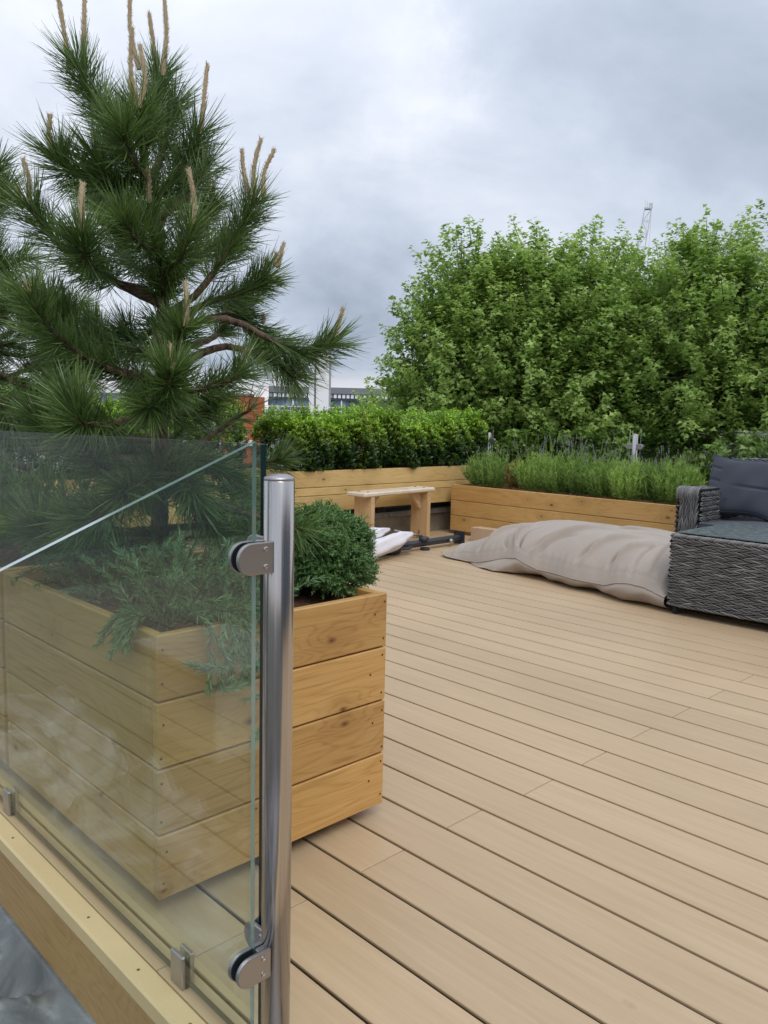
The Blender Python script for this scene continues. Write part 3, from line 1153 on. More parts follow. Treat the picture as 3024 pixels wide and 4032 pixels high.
# ================================================================== pines
def pine(root_loc, trunk_pts, branches, label, r0, r1, dens=2600, needle=0.093, cover=0.26, thin={}):
    root = empty('pine_tree', root_loc, label=label, cat='pine tree', group='young pines in the tall planters')
    R0 = np.array(root_loc)
    m = MB()
    pts, _ = samp_path([np.array(p) - R0 for p in trunk_pts], np.linspace(0, 1, 26))
    m.tube([tuple(p) for p in pts], [r0 + (r1 - r0) * (i / 25) + 0.0018 * math.sin(i * 2.1) for i in range(26)], 14)
    m.build('trunk', M['bark'], root, smooth=True)
    for bi, (path, cands) in enumerate(branches):
        P = [np.array(p) - R0 for p in path]
        dtr = np.linalg.norm(pts - P[0], axis=1)
        if 0.008 < dtr.min() < 0.13:
            P = [pts[max(0, int(np.argmin(dtr)) - 1)]] + P
        ln = path_len(P)
        m = MB()
        n = max(8, int(ln / 0.03))
        tt = np.linspace(0, 1, n)
        pp, _ = samp_path(P, tt)
        rb = 0.0042 + 0.0065 * min(1, ln / 0.6)
        m.tube([tuple(q + rng.normal(0, .0012, 3)) for q in pp], [rb * (1 - t) + 0.0042 for t in tt], 9)
        b = m.build('branch', M['bark'], root, smooth=True)
        cv = min(ln * 0.93, cover)
        k = int((dens * cv + 120) * thin.get(bi, 1.0))
        t = 1 - (cv / ln) * rng.beta(0.9, 1.0, k)
        pos, tan = samp_path(P, t)
        A, B = frames(tan)
        # needles leave forward and outward; more so near the tip
        near = np.clip((t - (1 - 0.05 / ln)) / (0.05 / ln), 0, 1)
        ang = np.radians(rng.normal(52, 13, k) - near * 12)
        Dn = tan * np.cos(ang)[:, None] + A * np.sin(ang)[:, None]
        Ln = needle * rng.uniform(0.68, 1.15, k) * (0.9 + 0.1 * near)
        bend = tan * rng.uniform(0.02, 0.30, k)[:, None] + np.array([0, 0, 1.0]) * rng.uniform(-0.16, 0.14, k)[:, None] + rng.normal(0, .07, (k, 3))
        V, F, idx = blades(pos + A * 0.003, Dn, Ln, 0.0021, bend, 3)
        tone = np.clip(rng.normal(0.38, 0.2, k) + near * 0.12 + rng.normal(0, .05), 0, 1)
        nd = mesh_obj('needles', mesh_np('needles', V, F, M['needle'], attr=tone[idx]), b)
        nd['kind'] = 'stuff'
        for c in cands:
            a0, a1 = np.array(c[:3]) - R0, np.array(c[3:]) - R0
            lc = np.linalg.norm(a1 - a0)
            side = np.array([rng.uniform(-1, 1), rng.uniform(-1, 1), 0]) * lc * 0.08
            cp, ct = samp_path([a0, (a0 + a1) / 2 + side, a1], np.linspace(0, 1, 12))
            mbb = MB()
            mbb.tube([tuple(q) for q in cp], [0.0060 + 0.0008 * math.sin(i * .9) - 0.0022 * (i / 11) for i in range(12)], 9)
            base = np.array(mbb.v)
            bf = [f for f in mbb.f if len(f) == 4]
            ns = int(lc * 2600)
            f_ = rng.uniform(0, 1, ns)
            sp, st = samp_path([a0, (a0 + a1) / 2 + side, a1], f_)
            SA, _ = frames(st)
            sr = 0.0062 - 0.0022 * f_
            an = np.radians(rng.uniform(18, 40, ns))
            Ds = st * np.cos(an)[:, None] + SA * np.sin(an)[:, None]
            V2, F2, i2 = blades(sp + SA * (sr * 0.85)[:, None], Ds, rng.uniform(.006, .011, ns), 0.0020, None, 1)
            tn = np.concatenate([np.full(len(base), 0.22), np.clip(rng.normal(0.62, 0.25, ns), 0, 1)[i2]])
            mesh_obj('candle', mesh_np('candle', np.vstack([base, V2]), [np.array(bf), F2 + len(base)], M['candle'], attr=tn), b)
    return root


# shoot paths and candles (start xyz, end xyz), metres
T1= [(1.092,2.001,0.778),(1.094,2.001,0.982),(1.098,1.998,1.083),(1.103,1.995,1.207),(1.104,1.995,1.355),(1.099,1.998,1.451),(1.091,2.002,1.546),(1.075,2.01,1.639),(1.062,2.018,1.731),(1.055,2.021,1.822)]
B1 = [([(1.075,2.01,1.651),(0.99,1.998,1.709),(0.937,2.024,1.813),(0.899,2.041,1.899)],[(0.904,2.093,1.899,0.882,2.102,2.068),(0.934,2.08,1.91,0.94,2.077,2.085)]),([(1.062,2.018,1.719),(0.999,1.915,1.786)],[(0.996,1.917,1.786,0.987,1.921,1.972),(1.002,1.914,1.787,1.003,1.913,1.936),(0.991,1.919,1.796,0.978,1.926,1.851)]),([(1.062,2.018,1.719),(1.133,2.093,1.849),(1.174,2.128,1.979)],[(1.125,2.154,1.984,1.106,2.164,2.175),(1.169,2.131,1.991,1.15,2.14,2.135),(1.167,2.097,1.963,1.172,2.095,2.173)]),([(1.088,2.003,1.605),(1.166,2.017,1.69),(1.214,1.989,1.804)],[(1.217,1.987,1.798,1.233,1.977,1.981)]),([(1.075,2.01,1.645),(0.937,1.968,1.613),(0.86,2.003,1.624),(0.833,2.014,1.659)],[(0.831,2.015,1.642,0.822,2.019,1.751)]),([(1.073,2.012,1.362),(0.976,2.005,1.375),(0.89,1.99,1.407),(0.818,2.021,1.466),(0.769,2.04,1.536)],[(0.771,2.039,1.526,0.764,2.042,1.64),(0.768,2.062,1.529,0.758,2.065,1.582)]),([(0.976,2.005,1.375),(0.833,1.851,1.387),(0.801,1.811,1.438)],[(0.803,1.81,1.438,0.805,1.809,1.549)]),([(1.097,1.999,1.403),(1.094,1.885,1.436),(1.094,1.828,1.514)],[(1.094,1.828,1.514,1.087,1.832,1.647)]),([(1.097,1.999,1.403),(1.305,2.167,1.584),(1.372,2.185,1.681)],[(1.364,2.19,1.707,1.363,2.19,1.795),(1.376,2.183,1.688,1.379,2.18,1.749)]),([(1.104,1.995,1.293),(1.176,1.954,1.359),(1.238,1.914,1.462),(1.28,1.887,1.551),(1.312,1.865,1.624)],[(1.3,1.873,1.631,1.282,1.885,1.753),(1.312,1.865,1.628,1.324,1.856,1.785),(1.33,1.852,1.63,1.353,1.835,1.76)]),([(1.104,1.995,1.281),(1.26,2.019,1.356),(1.375,2.003,1.402),(1.424,1.969,1.444)],[(1.417,1.974,1.444,1.425,1.968,1.502),(1.469,1.973,1.478,1.483,1.963,1.552),(1.457,1.97,1.482,1.46,1.968,1.522)]),([(1.103,1.996,1.17),(1.038,1.802,1.216),(1.026,1.752,1.251)],[(1.027,1.751,1.251,1.028,1.75,1.357)]),([(1.1,1.997,1.07),(0.969,1.727,1.099),(0.95,1.68,1.134)],[(0.95,1.68,1.134,0.95,1.68,1.2)]),([(1.1,1.997,1.083),(1.143,1.856,1.108),(1.176,1.776,1.132),(1.2,1.76,1.157)],[(1.2,1.76,1.157,1.211,1.753,1.213)]),([(1.101,1.997,1.158),(1.293,1.998,1.235),(1.412,1.916,1.2),(1.435,1.835,1.147)],[(1.438,1.833,1.147,1.44,1.832,1.212)]),([(1.103,1.995,1.257),(1.238,1.914,1.301),(1.393,1.868,1.249),(1.455,1.82,1.219),(1.518,1.768,1.254)],[(1.514,1.771,1.254,1.536,1.752,1.352)]),([(1.103,1.995,1.257),(1.37,2.067,1.34),(1.438,2.021,1.289),(1.455,2.009,1.262)],[(1.445,2.015,1.316,1.445,2.015,1.346)]),([(1.101,1.996,1.281),(1.094,2.114,1.244),(1.056,2.133,1.271)],[(1.059,2.131,1.261,1.055,2.133,1.295)]),([(1.1,1.997,1.12),(1.026,2.036,1.142),(0.983,2.167,1.168),(0.929,2.191,1.203),(0.893,2.206,1.287),(0.884,2.21,1.342)],[(0.891,2.207,1.336,0.882,2.211,1.362)]),([(1.1,1.997,1.12),(0.961,1.957,1.148),(0.881,1.994,1.179),(0.793,2.031,1.231)],[]),([(1.1,1.997,1.033),(0.925,1.863,1.019),(0.777,1.767,1.013),(0.756,1.776,1.059)],[(0.756,1.776,1.059,0.754,1.777,1.087)]),([(1.1,1.997,1.095),(0.989,1.83,1.072),(0.929,1.749,1.054)],[(0.932,1.747,1.063,0.933,1.746,1.076)]),([(1.096,1.999,0.906),(1.289,2.119,0.951),(1.413,2.159,1.015),(1.482,2.112,1.068)],[(1.479,2.114,1.06,1.487,2.108,1.082)]),([(1.096,1.999,0.906),(1.231,2.21,0.948),(1.305,2.226,1.005)],[(1.335,2.208,1.035,1.335,2.208,1.056)]),([(1.096,1.999,0.893),(0.962,1.844,0.87),(0.871,1.778,0.851)],[]),([(1.096,1.999,0.88),(1.076,1.838,0.867),(1.07,1.783,0.823)],[]),([(1.096,1.999,0.893),(1.259,2.02,0.834),(1.41,1.979,0.788),(1.511,1.903,0.704)],[]),([(1.096,1.999,0.906),(1.374,2.124,0.879),(1.55,2.125,0.89),(1.584,2.1,0.906)],[(1.58,2.102,0.902,1.588,2.096,0.928)]),([(1.096,1.999,0.868),(1.206,1.935,0.764),(1.324,1.856,0.711),(1.408,1.793,0.657)],[]),([(1.093,2.001,0.88),(1.022,2.149,0.794),(0.921,2.195,0.757)],[]),([(1.104,1.995,1.355),(1.078,1.952,1.395),(1.026,1.924,1.556)],[(1.028,1.923,1.567,1.027,1.923,1.652)]),([(1.093,2.001,1.546),(1.077,2.234,1.618),(1.063,2.351,1.687)],[]),([(1.093,2.001,1.546),(1.283,2.181,1.715),(1.332,2.21,1.798)],[]),([(1.105,1.995,1.403),(1.131,2.263,1.489),(1.153,2.364,1.614)],[]),([(1.101,1.997,1.182),(1.148,2.366,1.227),(1.097,2.445,1.312)],[]),([(1.101,1.997,1.207),(1.404,2.224,1.284),(1.505,2.218,1.409)],[]),([(1.1,1.997,1.033),(1.237,2.033,1.048),(1.255,1.963,1.101)],[])]
B1 += [([(1.096,1.999,0.868),(1.163,1.82,0.803),(1.189,1.62,0.78),(1.215,1.51,0.765)],[]),([(1.096,1.999,0.88),(1.254,1.964,0.785),(1.314,1.924,0.731)],[]),([(1.093,2.001,0.906),(1.248,2.027,0.901),(1.359,1.978,0.833)],[]),([(1.098,1.998,0.893),(1.116,1.814,0.769),(1.149,1.734,0.709)],[]),([(1.096,1.999,0.893),(0.881,1.829,0.807),(0.784,1.818,0.781)],[]),([(1.079,2.009,1.645),(1.164,2.076,1.793),(1.206,2.11,1.91)],[]),([(1.075,2.01,1.645),(1.058,2.188,1.791),(1.053,2.245,1.908)],[]),([(1.083,2.006,1.616),(0.965,1.899,1.671),(0.926,1.862,1.717)],[]),([(1.091,2.002,1.546),(1.177,1.953,1.638),(1.234,1.976,1.727)],[]),([(1.093,2.001,1.522),(0.947,1.963,1.603),(0.909,1.981,1.675)],[]),([(1.102,1.996,1.379),(1.26,2.019,1.504),(1.342,2.026,1.544)],[]),([(1.101,1.997,1.451),(0.982,1.89,1.464),(0.922,1.865,1.504)],[])]
THIN = {22: .2, 23: .3, 27: .45, 13: .7, 14: .75, 26: .7, 37: .4, 43: .6, 45: .6}
T2= [(0.921,2.908,0.861),(0.923,2.907,1.018),(0.925,2.906,1.235),(0.927,2.906,1.418),(0.929,2.905,1.568),(0.931,2.905,1.716),(0.931,2.904,1.863)]
B2= [([(0.926,2.906,1.493),(0.993,2.884,1.518),(1.081,2.852,1.561)],[]),([(0.931,2.904,1.658),(0.974,2.89,1.782),(0.996,2.883,1.859)],[(0.987,2.886,1.865,0.982,2.888,1.952)]),([(0.929,2.905,1.568),(1.017,2.981,1.716),(1.054,2.969,1.813)],[(1.054,2.969,1.813,1.056,2.968,1.837)]),([(0.925,2.906,1.235),(1.007,2.773,1.28),(1.049,2.757,1.389)],[]),([(0.925,2.906,1.235),(1.094,2.847,1.229),(1.164,2.819,1.281)],[]),([(0.923,2.907,1.174),(0.969,2.68,1.126),(1.032,2.657,1.083)],[]),([(0.919,2.908,1.018),(1.006,2.879,1.005),(1.075,2.854,1.022)],[]),([(0.928,2.905,1.327),(0.924,2.696,1.326),(0.95,2.687,1.386)],[]),([(0.922,2.907,1.143),(0.896,2.6,1.05),(0.931,2.587,0.994)],[]),([(0.925,2.906,1.235),(1.174,3.137,1.367),(1.357,3.063,1.45)],[]),([(0.921,2.908,1.081),(1.17,3.139,1.195),(1.383,3.051,1.169)],[])]

pine((1.092, 2.0, 0.56), [(1.092, 2.0, 0.56)] + [list(q) for q in T1], B1 + extra_branches(1.098, 1.998, [.66, .70, .74, .78, .84, .90, .96, 1.04, 1.12, 1.20], 3, .24, .42),
     'young pine with upright pale candles growing from the tall planter behind the glass', 0.0265, 0.0055, dens=2500, thin=THIN)
pine((0.80 + 0.28, 2.91, 0.56), [(T2[0][0], T2[0][1], 0.56)] + [list(q) for q in T2], B2 + extra_branches(1.08, 2.91, [.7, .78, .84, .90, .95, 1.02, 1.08, 1.14, 1.2, 1.26, 1.32, 1.38, 1.45], 9, .35, .62),
     'second pine cut off by the left frame edge, only its branch ends showing', 0.026, 0.010, dens=2150)


T3 = [(a - 0.02, b + 1.45, c) for a, b, c in [(1.08, 2.91, .9), (1.08, 2.91, 1.2), (1.08, 2.91, 1.6), (1.08, 2.91, 1.95)]]
pine((1.06, 4.36, 0.56), [(1.06, 4.36, 0.56)] + T3, extra_branches(1.06, 4.36, [.7 + .09 * i for i in range(13)], 21, .35, .6),
     'third pine of the row, beyond the left frame edge', 0.026, 0.010, dens=1800)


# ================================================================== low shrubs in the near planter
def hebe(loc, R_, Hh, label):
    root = empty('rounded_shrub', loc, label=label, cat='shrub')
    n = 4200
    d = rand_dir(n, -0.42, 1.0)
    lump = 1 + 0.09 * np.sin(d[:, 0] * 7 + 1) * np.sin(d[:, 1] * 6 + 2) + 0.07 * np.sin(d[:, 2] * 9 + d[:, 0] * 5) + rng.normal(0, .045, n)
    shell = np.where(rng.uniform(0, 1, n) < .72, rng.uniform(.93, 1.03, n), rng.uniform(.5, .93, n))
    P = d * np.array([R_, R_, Hh]) * (lump * shell)[:, None] + np.array([0, 0, Hh * .42])
    ax = unit(d + np.array([0, 0, .55]) + rng.normal(0, .32, (n, 3)))
    ll = rng.uniform(.018, .034, n)
    k = 12
    f = np.tile(np.linspace(0.05, 1, k), n)
    si = np.repeat(np.arange(n), k)
    A, B = frames(ax, np.zeros(n))
    ph = np.tile(np.arange(k) * 2.4, n)
    rd = A[si] * np.cos(ph)[:, None] + B[si] * np.sin(ph)[:, None]
    pos = P[si] + ax[si] * (ll[si] * f)[:, None]
    D = unit(ax[si] * (0.35 + f[:, None] * 0.7) + rd * 0.9)
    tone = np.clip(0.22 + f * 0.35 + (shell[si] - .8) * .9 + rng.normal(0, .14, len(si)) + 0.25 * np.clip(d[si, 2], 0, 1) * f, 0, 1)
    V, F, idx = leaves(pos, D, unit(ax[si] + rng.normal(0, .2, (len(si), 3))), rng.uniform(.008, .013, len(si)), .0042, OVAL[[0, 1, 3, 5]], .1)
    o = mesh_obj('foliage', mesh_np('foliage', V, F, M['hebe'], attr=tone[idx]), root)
    o['kind'] = 'stuff'
    m = MB()
    for i in range(90):
        dd = rand_dir(1, 0.0, 1)[0]
        m.tube([(0, 0, -.04), tuple(dd * np.array([R_, R_, Hh]) * .45 + [0, 0, .0]), tuple(dd * np.array([R_, R_, Hh]) * .88 + [0, 0, Hh * .3])], [.004, .003, .0015], 5)
    m.build('stems', M['twig'], root, smooth=True)
    return root


hebe((1.380, 1.640, 0.595), 0.116, 0.126, 'dense rounded dark green shrub spilling over the corner of the tall planter')


def sprig_plant(name, loc, stems, label, mat, leafL, leafW, per_m, cat='shrub', tone0=.45):
    """stems: list of polylines relative to loc"""
    root = empty(name, loc, label=label, cat=cat)
    m = MB()
    Vs, Fs, Ts, off = [], [], [], 0
    for s_ in stems:
        ln = path_len(s_)
        pp, _ = samp_path(s_, np.linspace(0, 1, 7))
        m.tube([tuple(q) for q in pp], [.0028 - .0018 * i / 6 for i in range(7)], 5)
        n = int(per_m * ln)
        t = rng.uniform(.08, 1, n)
        pos, tan = samp_path(s_, t)
        A, _ = frames(tan)
        an = np.radians(rng.normal(52, 14, n) - 18 * t)
        D = tan * np.cos(an)[:, None] + A * np.sin(an)[:, None]
        V, F, idx = blades(pos, D, leafL * rng.uniform(.6, 1.15, n) * (1.05 - .3 * t), leafW, tan * .15 + rng.normal(0, .05, (n, 3)), 2)
        Vs.append(V)
        Fs.append(F + off)
        off += len(V)
        Ts.append(np.clip(tone0 + .3 * t + rng.normal(0, .2, n), 0, 1)[idx])
    m.build('stems', M['twig'], root, smooth=True)
    o = mesh_obj('foliage', mesh_np('foliage', np.vstack(Vs), np.vstack(Fs), mat, attr=np.concatenate(Ts)), root)
    o['kind'] = 'stuff'
    return root


st = []
for i in range(115):     # upright and sprawling rosemary
    a = rnd.uniform(0, 2 * PI)
    rr = rnd.uniform(.04, .16)
    b = (rnd.uniform(-.06, .30), rnd.uniform(-.01, .36), 0)
    h = rnd.uniform(.05, .17)
    st.append([b, (b[0] + rr * .45 * math.cos(a), b[1] + rr * .45 * math.sin(a), h * .7), (b[0] + rr * math.cos(a), b[1] + rr * math.sin(a), h * rnd.uniform(.6, 1.25))])
for i in range(17):      # sprays hanging over the front boards
    x = rnd.uniform(.0, .13)
    dz = rnd.uniform(.05, .30) * (1.0 if x > .10 else .4)
    st.append([(x, .05, .0), (x + rnd.uniform(-.03, .03), -.09 + rnd.uniform(-.02, .02), .055), (x + rnd.uniform(-.06, .03), -.125 + rnd.uniform(-.03, .0), -.02 - dz * .5),
               (x + rnd.uniform(-.08, .04), -.12 + rnd.uniform(-.05, .02), .02 - dz)])
for i in range(14):
    y = rnd.uniform(.0, .10)
    st.append([(-.02, y, 0), (-.10, y - .02, .05), (-.13 + rnd.uniform(-.03, .02), y + rnd.uniform(-.05, .04), .0 - rnd.uniform(0, .05))])
sprig_plant('rosemary_shrub', (0.87, 1.50, 0.575), st, 'sprawling rosemary at the glass-side corner of the tall planter, trailing down its front',
            M['rosemary'], 0.022, 0.0028, 620)
st = []
for i in range(60):
    a = rnd.uniform(0, 2 * PI)
    rr = rnd.uniform(.05, .22)
    b = (rnd.uniform(-.14, .14), rnd.uniform(-.12, .16), 0)
    h = rnd.uniform(.04, .14)
    st.append([b, (b[0] + rr * .5 * math.cos(a), b[1] + rr * .5 * math.sin(a), h), (b[0] + rr * math.cos(a), b[1] + rr * math.sin(a), h * .8)])
sprig_plant('creeping_shrub', (0.97, 1.98, 0.575), st, 'dark low creeping shrub at the foot of the young pine', M['rosemary'], 0.020, 0.0026, 600, tone0=.15)


# ================================================================== lavender
def lavender(loc, R_, Hh, label, tone, n_st=150, n_fl=34, fl_h=1.0, lean=(0, 0), dry=False):
    root = empty('lavender_plant', loc, label=label, cat='lavender', group='lavender plants in the low planter')
    a = rng.uniform(0, 2 * PI, n_st)
    q = np.sqrt(rng.uniform(0, 1, n_st))
    Vs, Fs, Ts, off = [], [], [], 0
    for i in range(n_st):
        out = np.array([math.cos(a[i]), math.sin(a[i]), 0])
        h = Hh * (1.05 - .42 * q[i] ** 2) * rng.uniform(.72, 1.1)
        b = out * R_ * .35 * q[i]
        tip = out * R_ * q[i] * rng.uniform(.8, 1.15) + np.array([lean[0], lean[1], h])
        P = [b, (b + tip) / 2 + out * .03 * q[i], tip]
        n = int(26 + h * 80)
        t = rng.uniform(.12, 1, n)
        pos, tan = samp_path(P, t)
        A, _ = frames(tan)
        an = np.radians(rng.normal(38, 13, n))
        D = tan * np.cos(an)[:, None] + A * np.sin(an)[:, None]
        V, F, idx = blades(pos, D, rng.uniform(.024, .055, n) * (1.1 - .35 * t), .0045, np.array([[0, 0, .12]]) + rng.normal(0, .1, (n, 3)), 2)
        Vs.append(V); Fs.append(F + off); off += len(V)
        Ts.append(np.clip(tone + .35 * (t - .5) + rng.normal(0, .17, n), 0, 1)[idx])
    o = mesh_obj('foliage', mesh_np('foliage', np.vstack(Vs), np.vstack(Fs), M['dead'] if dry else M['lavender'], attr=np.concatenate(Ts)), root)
    o['kind'] = 'stuff'
    Vs, Fs, Ts, off = [], [], [], 0
    S, SF, ST, so = [], [], [], 0
    for i in range(n_fl):
        aa, qq = rng.uniform(0, 2 * PI), math.sqrt(rng.uniform(0, 1))
        out = np.array([math.cos(aa), math.sin(aa), 0])
        h = (fl_h) * rng.uniform(.74, 1.06) - .04 * qq
        b = out * R_ * .3 * qq + np.array([0, 0, .05])
        tip = out * R_ * 1.15 * qq + np.array([0, 0, h])
        P = [b, (b + tip) / 2 + out * .015, tip]
        pos, tan = samp_path(P, np.array([0, .35, .7]))
        nx, _ = samp_path(P, np.array([.35, .7, 1.0]))
        V, F, idx = blades(pos, nx - pos, np.linalg.norm(nx - pos, axis=1), .0026, None, 1)
        S.append(V); SF.append(F + so); so += len(V); ST.append(np.full(len(V), .55))
        n = 34
        t = 1 - rng.uniform(0, .042 / max(h, .1), n)
        pos, tan = samp_path(P, t)
        A, _ = frames(tan)
        D = unit(tan * .9 + A * .55)
        V, F, idx = blades(pos, D, .008, .0036, None, 1)
        Vs.append(V); Fs.append(F + off); off += len(V); Ts.append(np.clip(rng.normal(.45, .28, n), 0, 1)[idx])
    if n_fl:
        o = mesh_obj('flower_stalks', mesh_np('flower_stalks', np.vstack(S), np.vstack(SF), M['lavender'], attr=np.concatenate(ST)), root)
        o['kind'] = 'stuff'
        o = mesh_obj('flower_spikes', mesh_np('flower_spikes', np.vstack(Vs), np.vstack(Fs), M['spike'], attr=np.concatenate(Ts)), root)
        o['kind'] = 'stuff'
    return root


LZ = 0.43
for y, x, r, h, lab, tn, nf, fh in (
        (4.62, 5.88, .26, .32, 'stand-alone lavender at the hedge end of the low planter, beside the bare soil gap', .38, 16, .40),
        (4.08, 5.88, .23, .33, 'fresh green lavender just right of the bare soil gap', .62, 30, .50),
        (3.83, 5.86, .20, .32, 'lavender second to the right of the bare soil gap, with the tallest flower spikes', .45, 46, .53),
        (3.60, 5.90, .21, .33, 'dark lavender bulging over the front board in the middle of the planter', .32, 44, .50),
        (3.38, 5.86, .20, .32, 'lavender growing in front of the middle steel post, left half', .42, 34, .46),
        (3.15, 5.84, .21, .32, 'bright yellow-green lavender spilling over the front board near the middle post', .80, 20, .40),
        (2.95, 5.90, .19, .32, 'grey-green lavender second from the sofa end', .28, 34, .44),
        (2.78, 5.88, .20, .33, 'lavender at the sofa end, leaning behind the wicker arm', .52, 22, .48)):
    lavender((x, y, LZ), r, h, lab, tn, n_fl=nf, fl_h=fh)
lavender((5.86, 4.30, LZ), .10, .28, 'thin yellowed lavender drying out beside the bare soil gap', .5, n_st=34, n_fl=5, fl_h=.42, dry=True)


for y, lab in ((2.62, 'nearer the four-board planter'), (3.35, 'further along, behind the second pine')):
    lavender((0.98, y, 0.58), .26, .30, 'bushy green lavender in the left planter behind the glass, ' + lab, .02, n_st=100, n_fl=16, fl_h=.45)['group'] = 'lavender in the left planter'


# ================================================================== box hedges
def hedge(x0, x1, y0, y1, z0, top, label, n, dead_at=None, seed=1):
    root = empty('box_hedge', ((x0 + x1) / 2, (y0 + y1) / 2, z0), label=label, cat='hedge')
    cx, cy = (x0 + x1) / 2, (y0 + y1) / 2

    def ztop(x, y):
        return top - z0 + 0.034 * np.sin(x * 5.3 + seed) + 0.032 * np.sin(x * 15 + 2 + seed) + 0.02 * np.sin(x * 37 + y * 11)

    u = rng.uniform(0, 1, n)
    face = rng.choice(3, n, p=[.42, .46, .12])
    X = rng.uniform(x0, x1, n)
    cl = rng.uniform(x0, x1, int((x1 - x0) * 55))
    X = np.where(rng.uniform(0, 1, n) < .6, rng.choice(cl, n) + rng.normal(0, .016, n), X).clip(x0, x1)
    Y = rng.uniform(y0, y1, n)
    H = ztop(X, Y)
    Z = rng.uniform(0, 1, n) ** .75 * H
    bulge = 0.035 * np.sin(X * 11 + seed) + 0.02 * np.sin(X * 27 + Z * 14) + 0.03 * np.sin(Z * 9)
    dpt = rng.exponential(.035, n)
    # face 0 = top, 1 = front/back, 2 = inside
    Y = np.where(face == 1, np.where(u < .72, y0 - bulge + dpt, y1 + bulge - dpt), Y)
    Z = np.where(face == 0, H - rng.exponential(.025, n), Z)
    spike = (face == 0) & (rng.uniform(0, 1, n) < .26)
    Z = Z + np.where(spike, rng.uniform(.02, .10, n), 0)
    nrm = np.stack([rng.normal(0, .35, n), np.where(face == 1, np.where(u < .72, -.9, .9), 0) + rng.normal(0, .3, n), np.where(face == 1, 1.1, 1.5)], 1)
    ax = unit(nrm + rng.normal(0, .25, (n, 3)))
    k = 9
    si = np.repeat(np.arange(n), k)
    f = np.tile(np.linspace(0.1, 1, k), n)
    ll = rng.uniform(.034, .065, n)
    A, B = frames(ax)
    ph = np.tile(np.arange(k) * 2.0, n)
    rd = A[si] * np.cos(ph)[:, None] + B[si] * np.sin(ph)[:, None]
    P = np.stack([X - cx, Y - cy, Z], 1)
    pos = P[si] + ax[si] * (ll[si] * f)[:, None]
    D = unit(ax[si] * (.35 + .6 * f[:, None]) + rd)
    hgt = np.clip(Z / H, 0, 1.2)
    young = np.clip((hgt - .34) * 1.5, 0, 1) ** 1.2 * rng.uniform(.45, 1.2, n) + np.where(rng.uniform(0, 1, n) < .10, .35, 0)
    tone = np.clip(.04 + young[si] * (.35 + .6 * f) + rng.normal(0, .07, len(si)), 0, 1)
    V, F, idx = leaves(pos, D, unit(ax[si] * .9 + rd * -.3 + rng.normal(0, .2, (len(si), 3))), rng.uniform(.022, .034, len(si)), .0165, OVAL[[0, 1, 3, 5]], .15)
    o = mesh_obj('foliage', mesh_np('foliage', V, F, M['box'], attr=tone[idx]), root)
    o['kind'] = 'stuff'
    m = MB()
    for i in range(int((x1 - x0) * 26)):
        x, y = rnd.uniform(x0 + .05, x1 - .05) - cx, rnd.uniform(y0 + .1, y1 - .1) - cy
        h = (top - z0) * rnd.uniform(.6, .9)
        m.tube([(x, y, 0), (x + rnd.uniform(-.04, .04), y + rnd.uniform(-.06, .06), h * .5), (x + rnd.uniform(-.09, .09), y + rnd.uniform(-.16, .16), h)], [.007, .004, .002], 5)
    m.build('stems', M['twig'], root, smooth=True)
    if dead_at:
        nd = 420
        c = np.array(dead_at) - np.array([cx, cy, z0])
        Pd = c + rng.normal(0, 1, (nd, 3)) * np.array([.045, .03, .10])
        Dd = rand_dir(nd, -.3, 1)
        V, F, idx = leaves(Pd, Dd, rand_dir(nd), rng.uniform(.014, .022, nd), .010, OVAL[[0, 1, 3, 5]], .2)
        o = mesh_obj('dead_leaves', mesh_np('dead_leaves', V, F, M['dead'], attr=rng.uniform(.1, .9, nd)[idx]), root)
        o['kind'] = 'stuff'
    return root


hedge(3.86, 6.28, 4.99, 5.50, 0.60, 0.992, 'clipped box hedge with lime green new tips and one dead brown patch, behind the bench', 10500, dead_at=(4.62, 4.955, .88), seed=1)
hedge(0.80, 3.42, 4.99, 5.50, 0.60, 1.055, 'bright box hedge glimpsed through the pine branches left of the brick block', 7000, seed=4)

# ================================================================== bench
bn = empty('bench', (4.30, 4.605, 0.0), rz=math.atan2(0.110, 0.994), label='small pale wooden bench with plank legs standing in front of the hedge planter', cat='bench')
m = MB()
m.bevbox(-0.4775, 0.4775, -0.1, 0.1, -0.0175, 0.0175, 0.009)
mesh_obj('seat', m.mesh('seat', M['seatwood']), bn, (0.4775, 0.10, 0.4425))
for s in (0.1125, 0.8775):
    m = MB()
    # plank leg with a V notch at the foot, drawn in its own plane and stood up
    out = [(0.0, -0.0925), (0.0, -0.040), (0.085, 0.0), (0.0, 0.040), (0.0, 0.0925), (0.4245, 0.0925), (0.4245, -0.0925)]
    m.prism(out[::-1], -0.0225, 0.0225)
    leg = m.build('leg', M['bench'], bn, loc=(s, 0.10, 0.0), bevel=0.004)
    leg.rotation_euler = (0, -PI / 2, 0)
for s, d in ((0.136, 1), (0.854, -1)):
    m = MB()
    m.prism([(0, 0), (0.16, 0.16), (0, 0.16)] if d > 0 else [(0, 0), (0, 0.16), (-0.16, 0.16)], -0.018, 0.018)
    br = m.build('brace', M['bench'], bn, loc=(s, 0.10, 0.264), bevel=0.002)
    br.rotation_euler = (PI / 2, 0, 0)
for s in (0.10, 0.855):
    for y in (0.055, 0.150):
        m = MB()
        m.lathe([(0.010, 0), (0.010, 0.0022), (0.006, 0.0035)], 14)
        m.build('bolt', M['gasket'], bn, loc=(s, y, 0.4602))

# ================================================================== folded parasol lying on the deck
anth = simple('anthracite_aluminium', (0.045, 0.050, 0.060), 0.38, 0.35)
white = simple('white_parasol_canvas', (0.74, 0.71, 0.74), 0.85, var=0.05, vs=12)
pr = empty('folded_parasol', (5.19, 4.375, 0.0), label='folded cantilever parasol with anthracite pole and white canvas lying on the deck', cat='parasol')


